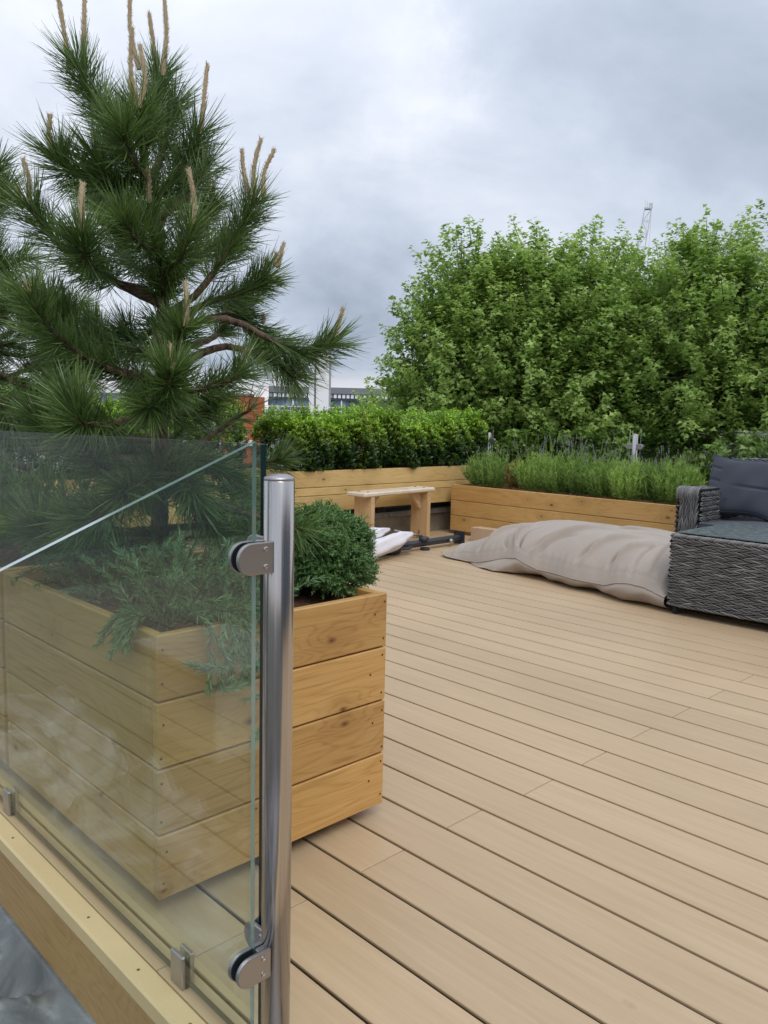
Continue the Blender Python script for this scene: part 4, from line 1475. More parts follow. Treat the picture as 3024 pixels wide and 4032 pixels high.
def pl(*p):
    return tuple(a - b for a, b in zip(p, (5.19, 4.375, 0.0)))


ax = Vector((-1.05, -0.035, -0.012)).normalized()
Rp = Matrix(((ax.x, -ax.y, 0), (ax.y, ax.x, 0), (0, 0, 1))).to_4x4()
m = MB()
oct_ = []
for i in range(8):
    a = PI / 8 + i * PI / 4
    oct_.append((0.029 * math.cos(a), 0.029 * math.sin(a)))
m.prism(oct_, 0.0, 1.22, Matrix(((0, 0, 1, 0), (1, 0, 0, 0), (0, 1, 0, 0), (0, 0, 0, 1))))
m.build('pole', anth, pr, loc=(0, 0, 0.055), rot=(0, 0, math.atan2(ax.y, ax.x)))
m = MB()
m.bevbox(-0.004, 0.004, -0.062, 0.062, 0.0, 0.112, 0.0015)
m.build('base_plate', anth, pr, loc=(0.008, 0, 0.002), rot=(0, 0, -0.03))
for y, z in ((-.048, .016), (.048, .016), (-.048, .098), (.048, .098)):
    m = MB()
    m.lathe([(.006, 0), (.006, .003)], 10, Matrix.Rotation(-PI / 2, 4, 'Y'))
    m.build('bolt', M['dark'], pr, loc=(0.0035, y, z + .002))
m = MB()
m.lathe([(0.038, -0.01), (0.042, 0.0), (0.042, 0.018), (0.036, 0.024), (0.015, 0.026)], 28)
m.build('crank_hub', anth, pr, loc=pl(4.72, 4.345, 0.083), smooth=True)
m = MB()
m.lathe([(0.038, 0), (0.040, 0.004), (0.040, 0.020), (0.035, 0.022)], 28)
m.build('lower_hub', anth, pr, loc=pl(4.72, 4.330, 0.0))
m = MB()
m.lathe([(0.016, 0), (0.020, 0.006), (0.020, 0.026), (0.012, 0.032)], 16, Matrix.Rotation(PI / 2, 4, 'X'))
m.build('knob', M['satin'], pr, loc=pl(5.03, 4.335, 0.048), smooth=True)
# sliding grip: collar plus looped handle
m = MB()
m.bevbox(-0.07, 0.07, -0.042, 0.042, -0.040, 0.040, 0.012)
m.build('collar', anth, pr, loc=pl(4.36, 4.347, 0.045), rot=(0, 0, math.atan2(ax.y, ax.x)))
m = MB()
hp = []
for i in range(15):
    a = PI * i / 14
    hp.append((0.075 * math.cos(a), -0.04 - 0.065 * math.sin(a) ** .7, 0.008))
m.tube(hp, [0.012] * 15, 8)
m.build('grip', anth, pr, loc=pl(4.42, 4.345, 0.045), smooth=True)
m = MB()
m.tube([(0, 0, 0), (0.10, 0.05, 0.02), (0.22, 0.11, 0.05)], [0.009, 0.009, 0.009], 8)
m.build('strut', M['satin'], pr, loc=pl(4.72, 4.36, 0.112), smooth=True, rot=(0, 0, 2.2))
for (a, b, w, h, sd) in (((4.56, 4.32, 0.145), (3.80, 4.14, 0.07), .12, .062, 1), ((4.43, 4.45, 0.178), (3.80, 4.36, 0.12), .12, .05, 2), ((4.30, 4.50, 0.10), (3.70, 4.25, 0.05), .16, .06, 5)):
    n, k = 26, 22
    A0, B0 = Vector(a), Vector(b)
    dr = (B0 - A0)
    sd_v = Vector((-dr.y, dr.x, 0)).normalized()
    V = []
    for i in range(n + 1):
        f = i / n
        c = A0 + dr * f
        wf = w * min(1, 0.12 + f * 3.0) * (1 + .1 * math.sin(i * .8 + sd))
        hf = h * min(1, 0.25 + f * 2.6)
        for j in range(k):
            an = 2 * PI * j / k
            r_ = 1 + 0.14 * math.sin(an * 5 + sd + f * 3) + 0.06 * math.sin(an * 9 + i * .3)
            q = c + sd_v * (wf * math.cos(an) * r_ * .5) + Vector((0, 0, hf * math.sin(an) * r_))
            q.z = max(q.z, 0.004)
            V.append(tuple(q - Vector((5.19, 4.375, 0))))
    F = [(i * k + j, i * k + (j + 1) % k, (i + 1) * k + (j + 1) % k, (i + 1) * k + j) for i in range(n) for j in range(k)]
    me = bpy.data.meshes.new('canvas')
    me.from_pydata(V, [], F + [tuple(range(k))[::-1]])
    me.materials.append(white)
    me.polygons.foreach_set('use_smooth', [True] * len(me.polygons))
    o = mesh_obj('canvas', me, pr)

# ================================================================== cardboard box
bx = empty('cardboard_box', (5.51, 4.10, 0.0), rz=0.05, label='long plain cardboard box lying against the lavender planter behind the beanbag', cat='box')
cb = simple('brown_cardboard', (0.52, 0.36, 0.24), 0.8, var=0.08, vs=6)
m = MB()
m.bevbox(-0.07, 0.07, -0.34, 0.34, 0.0, 0.118, 0.003)
m.build('carton', cb, bx)
m = MB()
m.bevbox(-0.0695, 0.0, -0.339, 0.339, 0.1185, 0.1215, 0.001)
m.build('flap', cb, bx)
m = MB()
m.box(-0.025, 0.025, 0.3402, 0.3410, 0.03, 0.1185)
m.build('tape', simple('clear_tape', (0.60, 0.50, 0.40), 0.2), bx)


# ================================================================== big floor cushion
def interp(u, xs, ys):
    return np.interp(u, xs, ys)


def bean():
    nu, nv = 260, 130
    u = np.linspace(0, 1, nu + 1)[:, None] * np.ones((1, nv + 1))
    vv = np.linspace(0, 1, nv + 1)
    vv = 0.5 - 0.5 * np.cos(PI * vv) * (0.55 + 0.45 * np.abs(np.cos(PI * vv)))
    v = np.ones((nu + 1, 1)) * vv[None, :]
    U = np.linspace(0, 1, nu + 1)
    Y = 4.06 - 2.035 * u
    xn = interp(U, [0, .05, .23, .45, .6, .8, .93, 1], [4.62, 4.575, 4.50, 4.415, 4.35, 4.272, 4.219, 4.195])[:, None]
    xn = xn - 0.012 * np.sin(U * 31)[:, None]
    xf = interp(U, [0, .1, .5, .9, 1], [5.30, 5.36, 5.42, 5.36, 5.28])[:, None]
    seam = interp(U, [0, .04, .15, .23, .30, .36, .42, .46, .52, .62, .72, .79, .84, .88, .93, .97, 1],
                  [.030, .016, .013, .032, .070, .105, .124, .104, .076, .079, .073, .077, .112, .126, .121, .10, .088])[:, None]
    seamf = 0.10 + 0.02 * np.sin(U * 17)[:, None]
    crest = interp(U, [0, .03, .10, .175, .245, .31, .38, .455, .535, .62, .80, .93, .975, 1],
                   [.03, .066, .145, .212, .270, .308, .334, .352, .358, .358, .356, .345, .29, .11])[:, None]
    X = xn + (xf - xn) * v
    base = seam + (seamf - seam) * v
    prof = np.clip(1 - np.abs(2 * v - 1) ** 2.6, 0, 1) ** 0.72
    # band outside the stitching lies flatter
    Z = base + (crest - base) * prof
    # plan bulge so the long side is not a straight line, corners pulled to points
    X = X + 0.0 * v
    # creases: (u0, v0, u1, v1, amplitude, width)
    Wd = 1.15
    cr_ = [(.20, .05, .33, .42, -.024, .022), (.225, .06, .345, .40, .017, .024), (.17, .30, .30, .62, -.008, .02),
           (.39, .03, .375, .30, .026, .024), (.415, .04, .425, .26, -.026, .020), (.35, .04, .33, .22, -.016, .018),
           (.46, .05, .66, .46, -.020, .020), (.48, .04, .70, .40, .018, .022), (.50, .03, .60, .22, -.014, .018), (.55, .30, .80, .55, -.013, .018),
           (.60, .34, .84, .62, .010, .020), (.66, .05, .80, .34, -.021, .020), (.685, .05, .83, .33, .017, .022), (.78, .05, .88, .30, -.020, .018),
           (.80, .04, .90, .26, .018, .020), (.88, .03, .93, .35, -.012, .016), (.10, .08, .17, .35, -.010, .014), (.06, .10, .12, .5, .008, .014),
           (.74, .36, .95, .48, -.007, .02), (.30, .5, .5, .7, -.008, .03), (.93, .05, .975, .6, .010, .014)]
    for u0, v0, u1, v1, am, w in cr_:
        ax_, ay_ = u0 * 2.035, v0 * Wd
        bx_, by_ = u1 * 2.035, v1 * Wd
        px, py = u * 2.035, v * Wd
        dx, dy = bx_ - ax_, by_ - ay_
        L2 = dx * dx + dy * dy
        t = np.clip(((px - ax_) * dx + (py - ay_) * dy) / L2, 0, 1)
        bow = 0.05 * np.sin(t * PI)
        dd = ((px - ax_) * -dy + (py - ay_) * dx) / math.sqrt(L2) - bow
        de = np.hypot(px - (ax_ + t * dx), py - (ay_ + t * dy))
        dist = np.where((t > 0) & (t < 1), np.abs(dd), np.hypot(de, 0.0))
        fade = np.clip(t * 5, 0, 1) * np.clip((1 - t) * 1.8, 0, 1)
        Z = Z + 2.1 * am * np.exp(-(dist / (w * .62)) ** 2) * (0.25 + fade)
    rs = np.random.default_rng(3)
    for i in range(26):
        ku, kv = rs.uniform(4, 26), rs.uniform(3, 16)
        Z = Z + 0.028 / (ku + kv) * np.sin(u * ku * rs.choice([-1, 1]) + v * kv + rs.uniform(0, 6)) * prof
    # puckered stitched hem along the near edge
    hem = np.exp(-((v * Wd - 0.040) / 0.007) ** 2)
    Z = Z - 0.006 * hem
    Z = Z + 0.0045 * np.sin(u * 150 + 3 * np.sin(u * 21)) * np.exp(-((v * Wd - 0.05) / 0.035) ** 2)
    hemz = np.clip(1 - v * Wd / 0.040, 0, 1)
    Z = Z - (Z - base) * hemz * 0.35
    V = np.stack([X, Y, Z], -1).reshape(-1, 3)
    i, j = np.meshgrid(np.arange(nu), np.arange(nv), indexing='ij')
    a = (i * (nv + 1) + j).ravel()
    F = np.stack([a, a + nv + 1, a + nv + 2, a + 1], 1)
    # underside: rolls from the seam down to the deck
    nw = 14
    w = np.linspace(0, 1, nw + 1)[None, :]
    inn = interp(U, [0, .1, .2, .33, .40, .45, .50, .55, .62, .70, .745, .79, .85, .93, .975, 1], [.03, .03, -.07, -.13, -.05, .10, .13, .05, .045, .09, .13, .03, .01, .04, .05, .05])[:, None]
    uu = U[:, None] * np.ones((1, nw + 1))
    zs = seam * (1 - w) ** 1.0
    Xu = xn + 0.002 + (0.05 + inn) * (w ** 1.6) - 0.035 * np.sin(PI * w) * np.clip((seam - .03) * 14, 0, 1) + 0.10 * np.clip((w - .9) * 10, 0, 1)
    Zu = np.maximum(zs - 0.001, 0.003) + 0.006 * np.sin(uu * 60 + w * 4) * np.sin(PI * w)
    Yu = 4.06 - 2.035 * uu + 0 * w
    Vu = np.stack([Xu, Yu, np.maximum(Zu, .003)], -1).reshape(-1, 3)
    i, j = np.meshgrid(np.arange(nu), np.arange(nw), indexing='ij')
    b = (i * (nw + 1) + j).ravel()
    Fu = np.stack([b, b + 1, b + nw + 2, b + nw + 1], 1)
    return V, F, Vu, Fu


def fabric(name, col, sc_=420, var=0.06, rough=0.85, bump=0.25):
    t = NT(name)
    v = t.coord(kind='Object')
    a = t.noise(v, sc_, 2, 0.5)
    b = t.noise(v, 7, 4, 0.6)
    f = t.math('ADD', t.math('MULTIPLY', a, .5), t.math('MULTIPLY', b, .5))
    t.color(t.ramp(f, [(0.35, tuple(q * (1 - var) for q in col)), (0.65, tuple(q * (1 + var) for q in col))]))
    t.rough(rough)
    t.b.inputs['Sheen Weight'].default_value = 0.15
    t.bump(a, bump, 0.0008)
    return t.m


taupe = fabric('taupe_canvas', (0.365, 0.310, 0.262), 300)
V, F, Vu, Fu = bean()
org = np.array([4.8, 3.05, 0.0])
bb = empty('bean_bag', tuple(org), label='big flat taupe floor cushion lying on the deck against the wicker table', cat='bean bag')
mesh_obj('cover', mesh_np('cover', V - org, F, taupe, True), bb)
mesh_obj('underside', mesh_np('underside', Vu - org, Fu, taupe, True), bb)
# piping at the hem
i0 = np.arange(0, 261, 2)
m = MB()
m.tube([tuple(V[i * 131] - org + np.array([-0.002, 0, -0.001])) for i in i0], [0.0042] * len(i0), 6)
m.build('hem_piping', taupe, bb, smooth=True)
m = MB()
m.lathe([(0.007, 0), (0.007, 0.002), (0.004, 0.003)], 12)
q = V.reshape(261, 131, 3)[44, 50] - org
m.build('eyelet', M['dark'], bb, loc=tuple(q + np.array([0, 0, 0.001])))

# ================================================================== wicker furniture
wick = NT('grey_rattan')
at_ = wick.n('ShaderNodeAttribute')
at_.attribute_name = 'var'
wv_ = wick.coord(kind='Object')
nn_ = wick.noise(wv_, 90, 3, 0.6)
wick.color(wick.ramp(wick.math('ADD', wick.math('MULTIPLY', at_.outputs['Fac'], .75), wick.math('MULTIPLY', nn_, .25)), [(0.0, (0.040, 0.040, 0.042)), (0.5, (0.115, 0.115, 0.115)), (1.0, (0.28, 0.275, 0.27))]))
wick.rough(0.42)
wick.bump(nn_, 0.2, 0.001)
M['wicker'] = wick.m


def weave(name, parent, o, ux, vz, nrm, W_, H_, pitch=0.0165, seg=0.082, rad_=0.0053, seed=0, dz=0.016):
    """rows of overlapping strands lying along ux and stacked along vz, alternately slanted"""
    o, ux, vz, nrm = (np.array(q, float) for q in (o, ux, vz, nrm))
    rows = int(H_ / pitch)
    rs = np.random.default_rng(seed)
    Cs, Ds, Ls, Rw = [], [], [], []
    for r in range(rows):
        n = int(W_ / (seg * .56)) + 1
        x = (np.arange(n) + (r % 2) * .5) * seg * .56
        x = x + rs.normal(0, .0022, n)
        x = x[(x < W_ - .004)]
        sg = 1 if r % 2 else -1
        z = (r + .5) * pitch + rs.normal(0, .0008, len(x))
        for xi, zi in zip(x, z):
            Cs.append((xi, zi))
            Ds.append(sg)
            Ls.append(seg * rs.uniform(.95, 1.15))
            Rw.append(rs.uniform(.85, 1.15))
    C_ = np.array(Cs)
    S_ = np.array(Ds)[:, None]
    Ln = np.array(Ls)[:, None]
    n = len(C_)
    T = np.linspace(0, 1, 6)[None, :]
    a = np.clip(C_[:, :1] + (T - .5) * Ln * 1.15, 0, W_)
    b = C_[:, 1:] + S_ * (T - .5) * dz * 1.25
    dpt = 0.0015 + 0.0085 * np.sin(PI * T) ** .8 - 0.004 * (T > .9)
    dpt = dpt * np.ones((n, 1)) + rs.normal(0, .0007, (n, 1))
    rr = rad_ * np.array(Rw)[:, None] * (0.42 + 0.58 * np.sin(PI * (T * .9 + .05)))
    k = 6
    ang = np.arange(k) * 2 * PI / k
    cen = o + a[..., None] * ux + b[..., None] * vz + dpt[..., None] * nrm
    V = cen[:, :, None, :] + (rr[..., None, None] * (np.cos(ang)[None, None, :, None] * vz + .8 * np.sin(ang)[None, None, :, None] * nrm))
    V = V.reshape(-1, 3)
    base = (np.arange(n) * 6 * k)[:, None]
    F = []
    for i in range(5):
        for j in range(k):
            j2 = (j + 1) % k
            F.append(base + np.array([[i * k + j, (i + 1) * k + j, (i + 1) * k + j2, i * k + j2]]))
    tone = np.clip(rs.normal(.5, .2, n), 0, 1)
    ob = mesh_obj(name, mesh_np(name, V, np.concatenate(F), M['wicker'], True, attr=np.repeat(tone, 6 * k)), parent)
    ob['kind'] = 'stuff'
    return ob


core = simple('dark_frame', (0.018, 0.018, 0.020), 0.8)
TX0, TX1, TY0, TY1 = 4.205, 4.965, 0.95, 2.005
tb = empty('coffee_table', (TX0, TY0, 0), label='grey wicker coffee table with a glass top beside the big taupe floor cushion', cat='table')
W_, D_ = TX1 - TX0, TY1 - TY0
m = MB()
m.bevbox(0.001, W_ - .001, 0.001, D_ - .001, 0.052, 0.446, .006)
m.build('frame', core, tb)
weave('weave', tb, (0, D_, .050), (0, -1, 0), (0, 0, 1), (-1, 0, 0), D_, .395, seed=1)
weave('weave', tb, (W_, D_, .050), (-1, 0, 0), (0, 0, 1), (0, 1, 0), W_, .395, seed=2)
weave('weave', tb, (0, 0, .050), (1, 0, 0), (0, 0, 1), (0, -1, 0), W_, .395, seed=3)
weave('weave', tb, (W_, 0, .050), (0, 1, 0), (0, 0, 1), (1, 0, 0), D_, .395, seed=4)
def braid(name, parent, p, q, n_, rr_):
    p, q = Vector(p), Vector(q)
    L_ = (q - p).length
    ux = (q - p).normalized()
    sd_ = ux.cross(Vector((0, 0, 1)))
    mm = MB()
    vals = []
    for k_ in range(n_):
        pts = []
        m_ = int(L_ / .012)
        for i_ in range(m_ + 1):
            a_ = i_ * .012 * 2 * PI / .075 + k_ * 2 * PI / n_
            pts.append(p + ux * (L_ * i_ / m_) + sd_ * (.011 * math.cos(a_)) + Vector((0, 0, .007 * math.sin(a_))))
        mm.tube(pts, rr_, 6)
        vals += [rng.uniform(.35, .9)] * ((m_ + 1) * 6)
    ob_ = mm.build(name, M['wicker'], parent, smooth=True)
    at2 = ob_.data.attributes.new('var', 'FLOAT', 'POINT')
    at2.data.foreach_set('value', np.array(vals, dtype=np.float32))
    ob_['kind'] = 'stuff'


for p_, q_ in (((.004, D_, .440), (.004, 0, .440)), ((0, D_ - .004, .440), (W_, D_ - .004, .440)), ((W_, 0, .440), (0, 0, .440))):
    braid('edge_braid', tb, p_, q_, 4, .0066)
m = MB()
m.bevbox(0.02, W_ - .02, 0.02, D_ - .02, 0.4560, 0.4620, .001)
tg = NT('rain_marked_table_glass')
geo = tg.n('ShaderNodeNewGeometry')
t1 = tg.noise(geo.outputs['Position'], 28, 6, 0.7, 0.6)
tg.color(tg.ramp(t1, [(0.35, (0.060, 0.085, 0.082)), (0.62, (0.14, 0.17, 0.165)), (0.80, (0.24, 0.27, 0.26))]))
tg.rough(tg.math('ADD', 0.10, tg.math('MULTIPLY', t1, 0.30)))
tg.b.inputs['Specular IOR Level'].default_value = 0.5
tg.bump(t1, 0.18, 0.002)
m.build('glass_top', tg.m, tb)
for x in (.03, W_ - .03):
    for y in (.03, D_ - .03):
        m = MB()
        m.lathe([(.014, 0), (.017, .008), (.017, .052)], 14)
        m.build('foot', core, tb, loc=(x, y, 0), smooth=True)

SX0, SX1, SY0, SY1 = 5.15, 6.00, 0.30, 2.44
so = empty('wicker_sofa', (SX0, SY1, 0), label='grey wicker sofa with charcoal cushions at the right frame edge', cat='sofa')
m = MB()
m.bevbox(0.02, .84, -(SY1 - SY0), -.15, 0.06, .295, .01)
m.bevbox(0.012, .84, -.148, -.012, 0.06, .628, .03)
m.bevbox(.735, .84, -(SY1 - SY0), -.16, .29, .815, .02)
m.build('frame', core, so)
weave('arm_weave', so, (0.006, -.145, .06), (0, 0, 1), (0, 1, 0), (-1, 0, 0), .555, .135, pitch=.0175, seg=.085, rad_=.0066, seed=7, dz=.017)
weave('arm_weave', so, (.010, -.002, .06), (1, 0, 0), (0, 0, 1), (0, 1, 0), .85, .56, seed=8)
weave('arm_weave', so, (0.0, -.15, .622), (1, 0, 0), (0, 1, 0), (0, 0, 1), .85, .148, seed=9)
weave('arm_weave', so, (.84, -.152, .30), (-1, 0, 0), (0, 0, 1), (0, -1, 0), .83, .32, seed=10)
weave('seat_weave', so, (0.012, -.16, .06), (0, -1, 0), (0, 0, 1), (-1, 0, 0), 1.95, .235, seed=11)
weave('back_weave', so, (.726, -.15, .30), (0, -1, 0), (0, 0, 1), (-1, 0, 0), 1.9, .52, seed=12)
weave('back_weave', so, (.73, -.155, .812), (0, -1, 0), (1, 0, 0), (0, 0, 1), 1.9, .12, seed=13)
weave('back_weave', so, (.842, -.002, .60), (0, -1, 0), (0, 0, 1), (1, 0, 0), 2.0, .22, seed=14)
# rounded strand bundle over the arm front edge
m = MB()
for i in range(34):
    y = -.143 + i * .0043
    r_ = .0042
    m.tube([(-.004, y, .56), (-.006, y + rnd.uniform(-.004, .004), .60), (.002, y + rnd.uniform(-.003, .003), .628), (.028, y, .641), (.07, y + rnd.uniform(-.01, .01), .642)], [r_, r_ * 1.2, r_ * 1.2, r_ * 1.1, r_ * .8], 5)
ob = m.build('arm_binding', M['wicker'], so, smooth=True)
_a = ob.data.attributes.new('var', 'FLOAT', 'POINT')
_a.data.foreach_set('value', np.repeat(rng.uniform(.2, .95, 34), 25).astype(np.float32))
ob['kind'] = 'stuff'
for x, y in ((.05, -.05), (.05, -2.0), (.80, -.05), (.80, -2.0)):
    m = MB()
    m.lathe([(.018, 0), (.02, .06)], 14)
    m.build('foot', core, so, loc=(x, y, 0), smooth=True)

navy = fabric('charcoal_navy_fabric', (0.050, 0.057, 0.078), 500, var=0.12, bump=0.3)


def cushion(name, loc, rot, W_, H_, T_, label, seed=0, seat=False):
    """boxed cushion: face in local XZ (W x H), thickness along Y, piping round both faces"""
    root = empty(name, loc, label=label, cat='cushion')
    root.rotation_euler = rot
    n = 46
    rs = np.random.default_rng(seed)
    ph = rs.uniform(0, 6, 8)
    u = np.linspace(-1, 1, n + 1)
    U, Wv = np.meshgrid(u, u, indexing='ij')

    def outline(U, Wv):
        # edges drawn in between the corners
        x = U * (W_ / 2) * (1 - .055 * (1 - Wv ** 2) * np.abs(U) ** 3)
        z = Wv * (H_ / 2) * (1 - .075 * (1 - U ** 2) * np.abs(Wv) ** 3)
        z = z + .010 * np.sin(U * 4 + ph[0]) * np.abs(Wv) ** 3
        return x, z
    vs, fs = [], []
    parts = []
    for sg in (-1, 1):
        x, z = outline(U, Wv)
        puff = ((1 - np.abs(U) ** 3.2) * (1 - np.abs(Wv) ** 3.2)).clip(0) ** .6
        y = sg * (T_ * .5 + T_ * (.30 if not seat else .12) * puff)
        wr = .003 * np.sin(U * 6 + Wv * 3 + ph[1]) * puff + .0025 * np.sin(Wv * 5 - U * 9 + ph[2]) * puff
        y = y + sg * wr
        if not seat:   # seam fold across the middle
            y = y - sg * .014 * np.exp(-((Wv + .02 - .04 * U) / .035) ** 2) * np.clip(1 - ((U - .25) / .62) ** 2, 0, 1)
            for (a, b, c, d, am) in ((-.95, .55, -.72, .50, .010), (-.97, .1, -.70, .05, .010), (-.96, -.45, -.72, -.4, .010), (-.5, -.95, -.42, -.6, .008)):
                t = np.clip(((U - a) * (c - a) + (Wv - b) * (d - b)) / ((c - a) ** 2 + (d - b) ** 2), 0, 1)
                dist = np.hypot(U - a - t * (c - a), Wv - b - t * (d - b))
                y = y - sg * am * np.exp(-(dist / .035) ** 2)
        V = np.stack([x, y, z], -1).reshape(-1, 3)
        i, j = np.meshgrid(np.arange(n), np.arange(n), indexing='ij')
        a = (i * (n + 1) + j).ravel()
        F = np.stack([a, a + n + 1, a + n + 2, a + 1], 1)
        if sg > 0:
            F = F[:, ::-1]
        mesh_obj('face', mesh_np('face', V, F, navy, True), root)
        ring = [(i, 0) for i in range(n)] + [(n, j) for j in range(n)] + [(i, n) for i in range(n, 0, -1)] + [(0, j) for j in range(n, 0, -1)]
        pts = [V[i * (n + 1) + j] for i, j in ring]
        parts.append(pts)
        m = MB()
        m.tube([tuple(q) for q in pts + pts[:1]], [.0045] * (len(pts) + 1), 6)
        m.build('piping', navy, root, smooth=True)
    k = len(parts[0])
    rows = 6
    V = []
    for r in range(rows + 1):
        f = r / rows
        for i in range(k):
            p0, p1 = parts[0][i], parts[1][i]
            c = p0 * (1 - f) + p1 * f
            out = c.copy()
            out[1] = 0
            c = c + out / max(1e-6, np.linalg.norm(out)) * (.010 * math.sin(PI * f) + .003 * math.sin(i * .9 + f * 3) * math.sin(PI * f))
            V.append(c)
    F = [(r * k + i, r * k + (i + 1) % k, (r + 1) * k + (i + 1) % k, (r + 1) * k + i) for r in range(rows) for i in range(k)]
    mesh_obj('side_band', mesh_np('side_band', np.array(V), np.array(F), navy, True), root)
    return root


cushion('back_cushion', (5.58, 2.150, 0.628), (rad(-14), rad(6), rad(-90 + 9)), 0.50, 0.385, 0.115, 'plump charcoal back cushion leaning in the corner of the wicker sofa', 3)
cushion('seat_cushion', (5.50, 1.72, 0.355), (rad(90), 0, rad(-90)), 1.13, 0.66, 0.100, 'flat charcoal seat cushion on the wicker sofa', 5, seat=True)


# ================================================================== far buildings
def pol(az, dist, z=0.0):
    a = rad(az)
    return Vector((math.sin(a) * dist, math.cos(a) * dist, z))


def oriented(name, az, dist, label, cat):
    """Empty at ground level facing back to the terrace: local x runs to the right as seen from there, local y away"""
    return empty(name, pol(az, dist, GZ), rz=-rad(az), label=label, cat=cat)


wht = simple('white_cladding', (0.90, 0.89, 0.88), 0.6, var=0.03, vs=.2)
gry = simple('grey_concrete_trim', (0.36, 0.36, 0.37), 0.7)
pan = simple('grey_roof_panels', (0.21, 0.22, 0.24), 0.6, var=0.12, vs=.15)
dkf = simple('dark_blue_glazing_frame', (0.045, 0.065, 0.095), 0.35)
wg = NT('office_window_glass')
oi = wg.n('ShaderNodeObjectInfo')
geo = wg.n('ShaderNodeNewGeometry')
nw_ = wg.noise(geo.outputs['Position'], .22, 5, .7)
wg.color(wg.ramp(nw_, [(.38, (0.030, 0.060, 0.105)), (.55, (0.10, 0.17, 0.25)), (.68, (0.27, 0.37, 0.45))]))
wg.rough(0.08)
officeglass = wg.m

tw = oriented('white_tower', 39.70, 130, 'tall plain white tower rising behind the pine branch tips', 'tower')
H_ = 12 + 1.03 + 130 * math.tan(rad(5.6))
for x0, x1, y0, mt, nm in ((-1.75, -.95, .2, wht, 'shaft'), (-.95, -.62, .8, gry, 'recess'), (-.62, 1.42, 0, wht, 'shaft'), (1.42, 1.75, .12, gry, 'corner_pier')):
    m = MB()
    m.box(x0, x1, y0, 4, 0, H_)
    m.build(nm, mt, tw)
m = MB()
m.box(-.62, 1.42, -.03, 0, H_ - 11.6, H_ - 11.5)
m.build('joint', gry, tw)

of = oriented('office_building', 41.2, 150, 'long glass office block with a grey roof band behind the white tower', 'building')
hz = 12 + 1.03
top = hz + 150 * math.tan(rad(2.28))
xa, xb = -13.4, 13.6
m = MB()
m.box(xa, xb, 0.6, 22, 0, top)
m.build('wall', dkf, of)
m = MB()
m.box(xa, xb, 0, .6, top - 1.15, top)
m.build('roof_band', pan, of)
for i in range(34):
    w_ = (xb - xa) / 34
    m = MB()
    m.box(xa + i * w_ + .12, xa + (i + 1) * w_ - .12, .2, .55, top - 1.95, top - 1.25)
    m.build('louvre_panel', wht if i % 7 else gry, of)
fl = top - 2.05
for f in range(8):
    m = MB()
    m.box(xa, xb, .1, .6, fl - .28, fl)
    m.build('floor_edge', pan if f % 2 else dkf, of)
    for i in range(18):
        w_ = (xb - xa) / 18
        m = MB()
        m.box(xa + i * w_ + .05, xa + (i + 1) * w_ - .05, .42, .5, fl - 1.55, fl - .30)
        pn = m.build('window', officeglass, of)
    for i in range(18):
        w_ = (xb - xa) / 18
        if i % 3 == 0:
            m = MB()
            m.box(xa + i * w_ - .12, xa + i * w_ + .12, .25, .6, fl - 1.6, fl - .28)
            m.build('mullion', wht if f < 3 and i % 2 else dkf, of)
    fl -= 1.62
m = MB()
m.box(xa + 27.0 - 26.3, xa + 4.9, .38, .55, top - .95, top - .35)
m.build('roof_window', officeglass, of)

br = oriented('brick_block', 34.35, 45, 'orange brick block between the pine trunk and the white tower', 'building')
brick = NT('orange_brick')
bv = brick.coord(kind='Object')
bt = brick.n('ShaderNodeTexBrick')
mp_ = brick.n('ShaderNodeMapping')
brick.l(bv, mp_.inputs['Vector'])
mp_.inputs['Rotation'].default_value = (PI / 2, 0, 0)
brick.l(mp_.outputs[0], bt.inputs['Vector'])
bt.inputs['Scale'].default_value = 4.4
bt.inputs['Color1'].default_value = (0.52, 0.135, 0.050, 1)
bt.inputs['Color2'].default_value = (0.44, 0.105, 0.040, 1)
bt.inputs['Mortar'].default_value = (0.40, 0.16, 0.09, 1)
bt.inputs['Mortar Size'].default_value = 0.010
brick.color(bt.outputs['Color'])
brick.rough(.85)
h1 = 12 + 1.03 + 45 * math.tan(rad(1.55))
m = MB()
m.box(-1.16, .58, .10, 3.0, 0, h1 - .02)
m.build('wall', brick.m, br)
m = MB()
m.box(.60, 1.16, 0, 3.0, 0, h1 - .05)
m.build('side_wall', brick.m, br)
m = MB()
m.box(-1.2, .60, .04, 3.05, h1, h1 + .10)
m.build('parapet_coping', pan, br)
m = MB()
m.box(-.80, .20, .02, .10, h1 - 2.35, h1 - 1.75)
m.build('dark_opening', dkf, br)
m = MB()
m.box(-.95, .55, -.03, .095, h1 - 2.75, h1 - 2.45)
m.build('sill_band', wht, br)

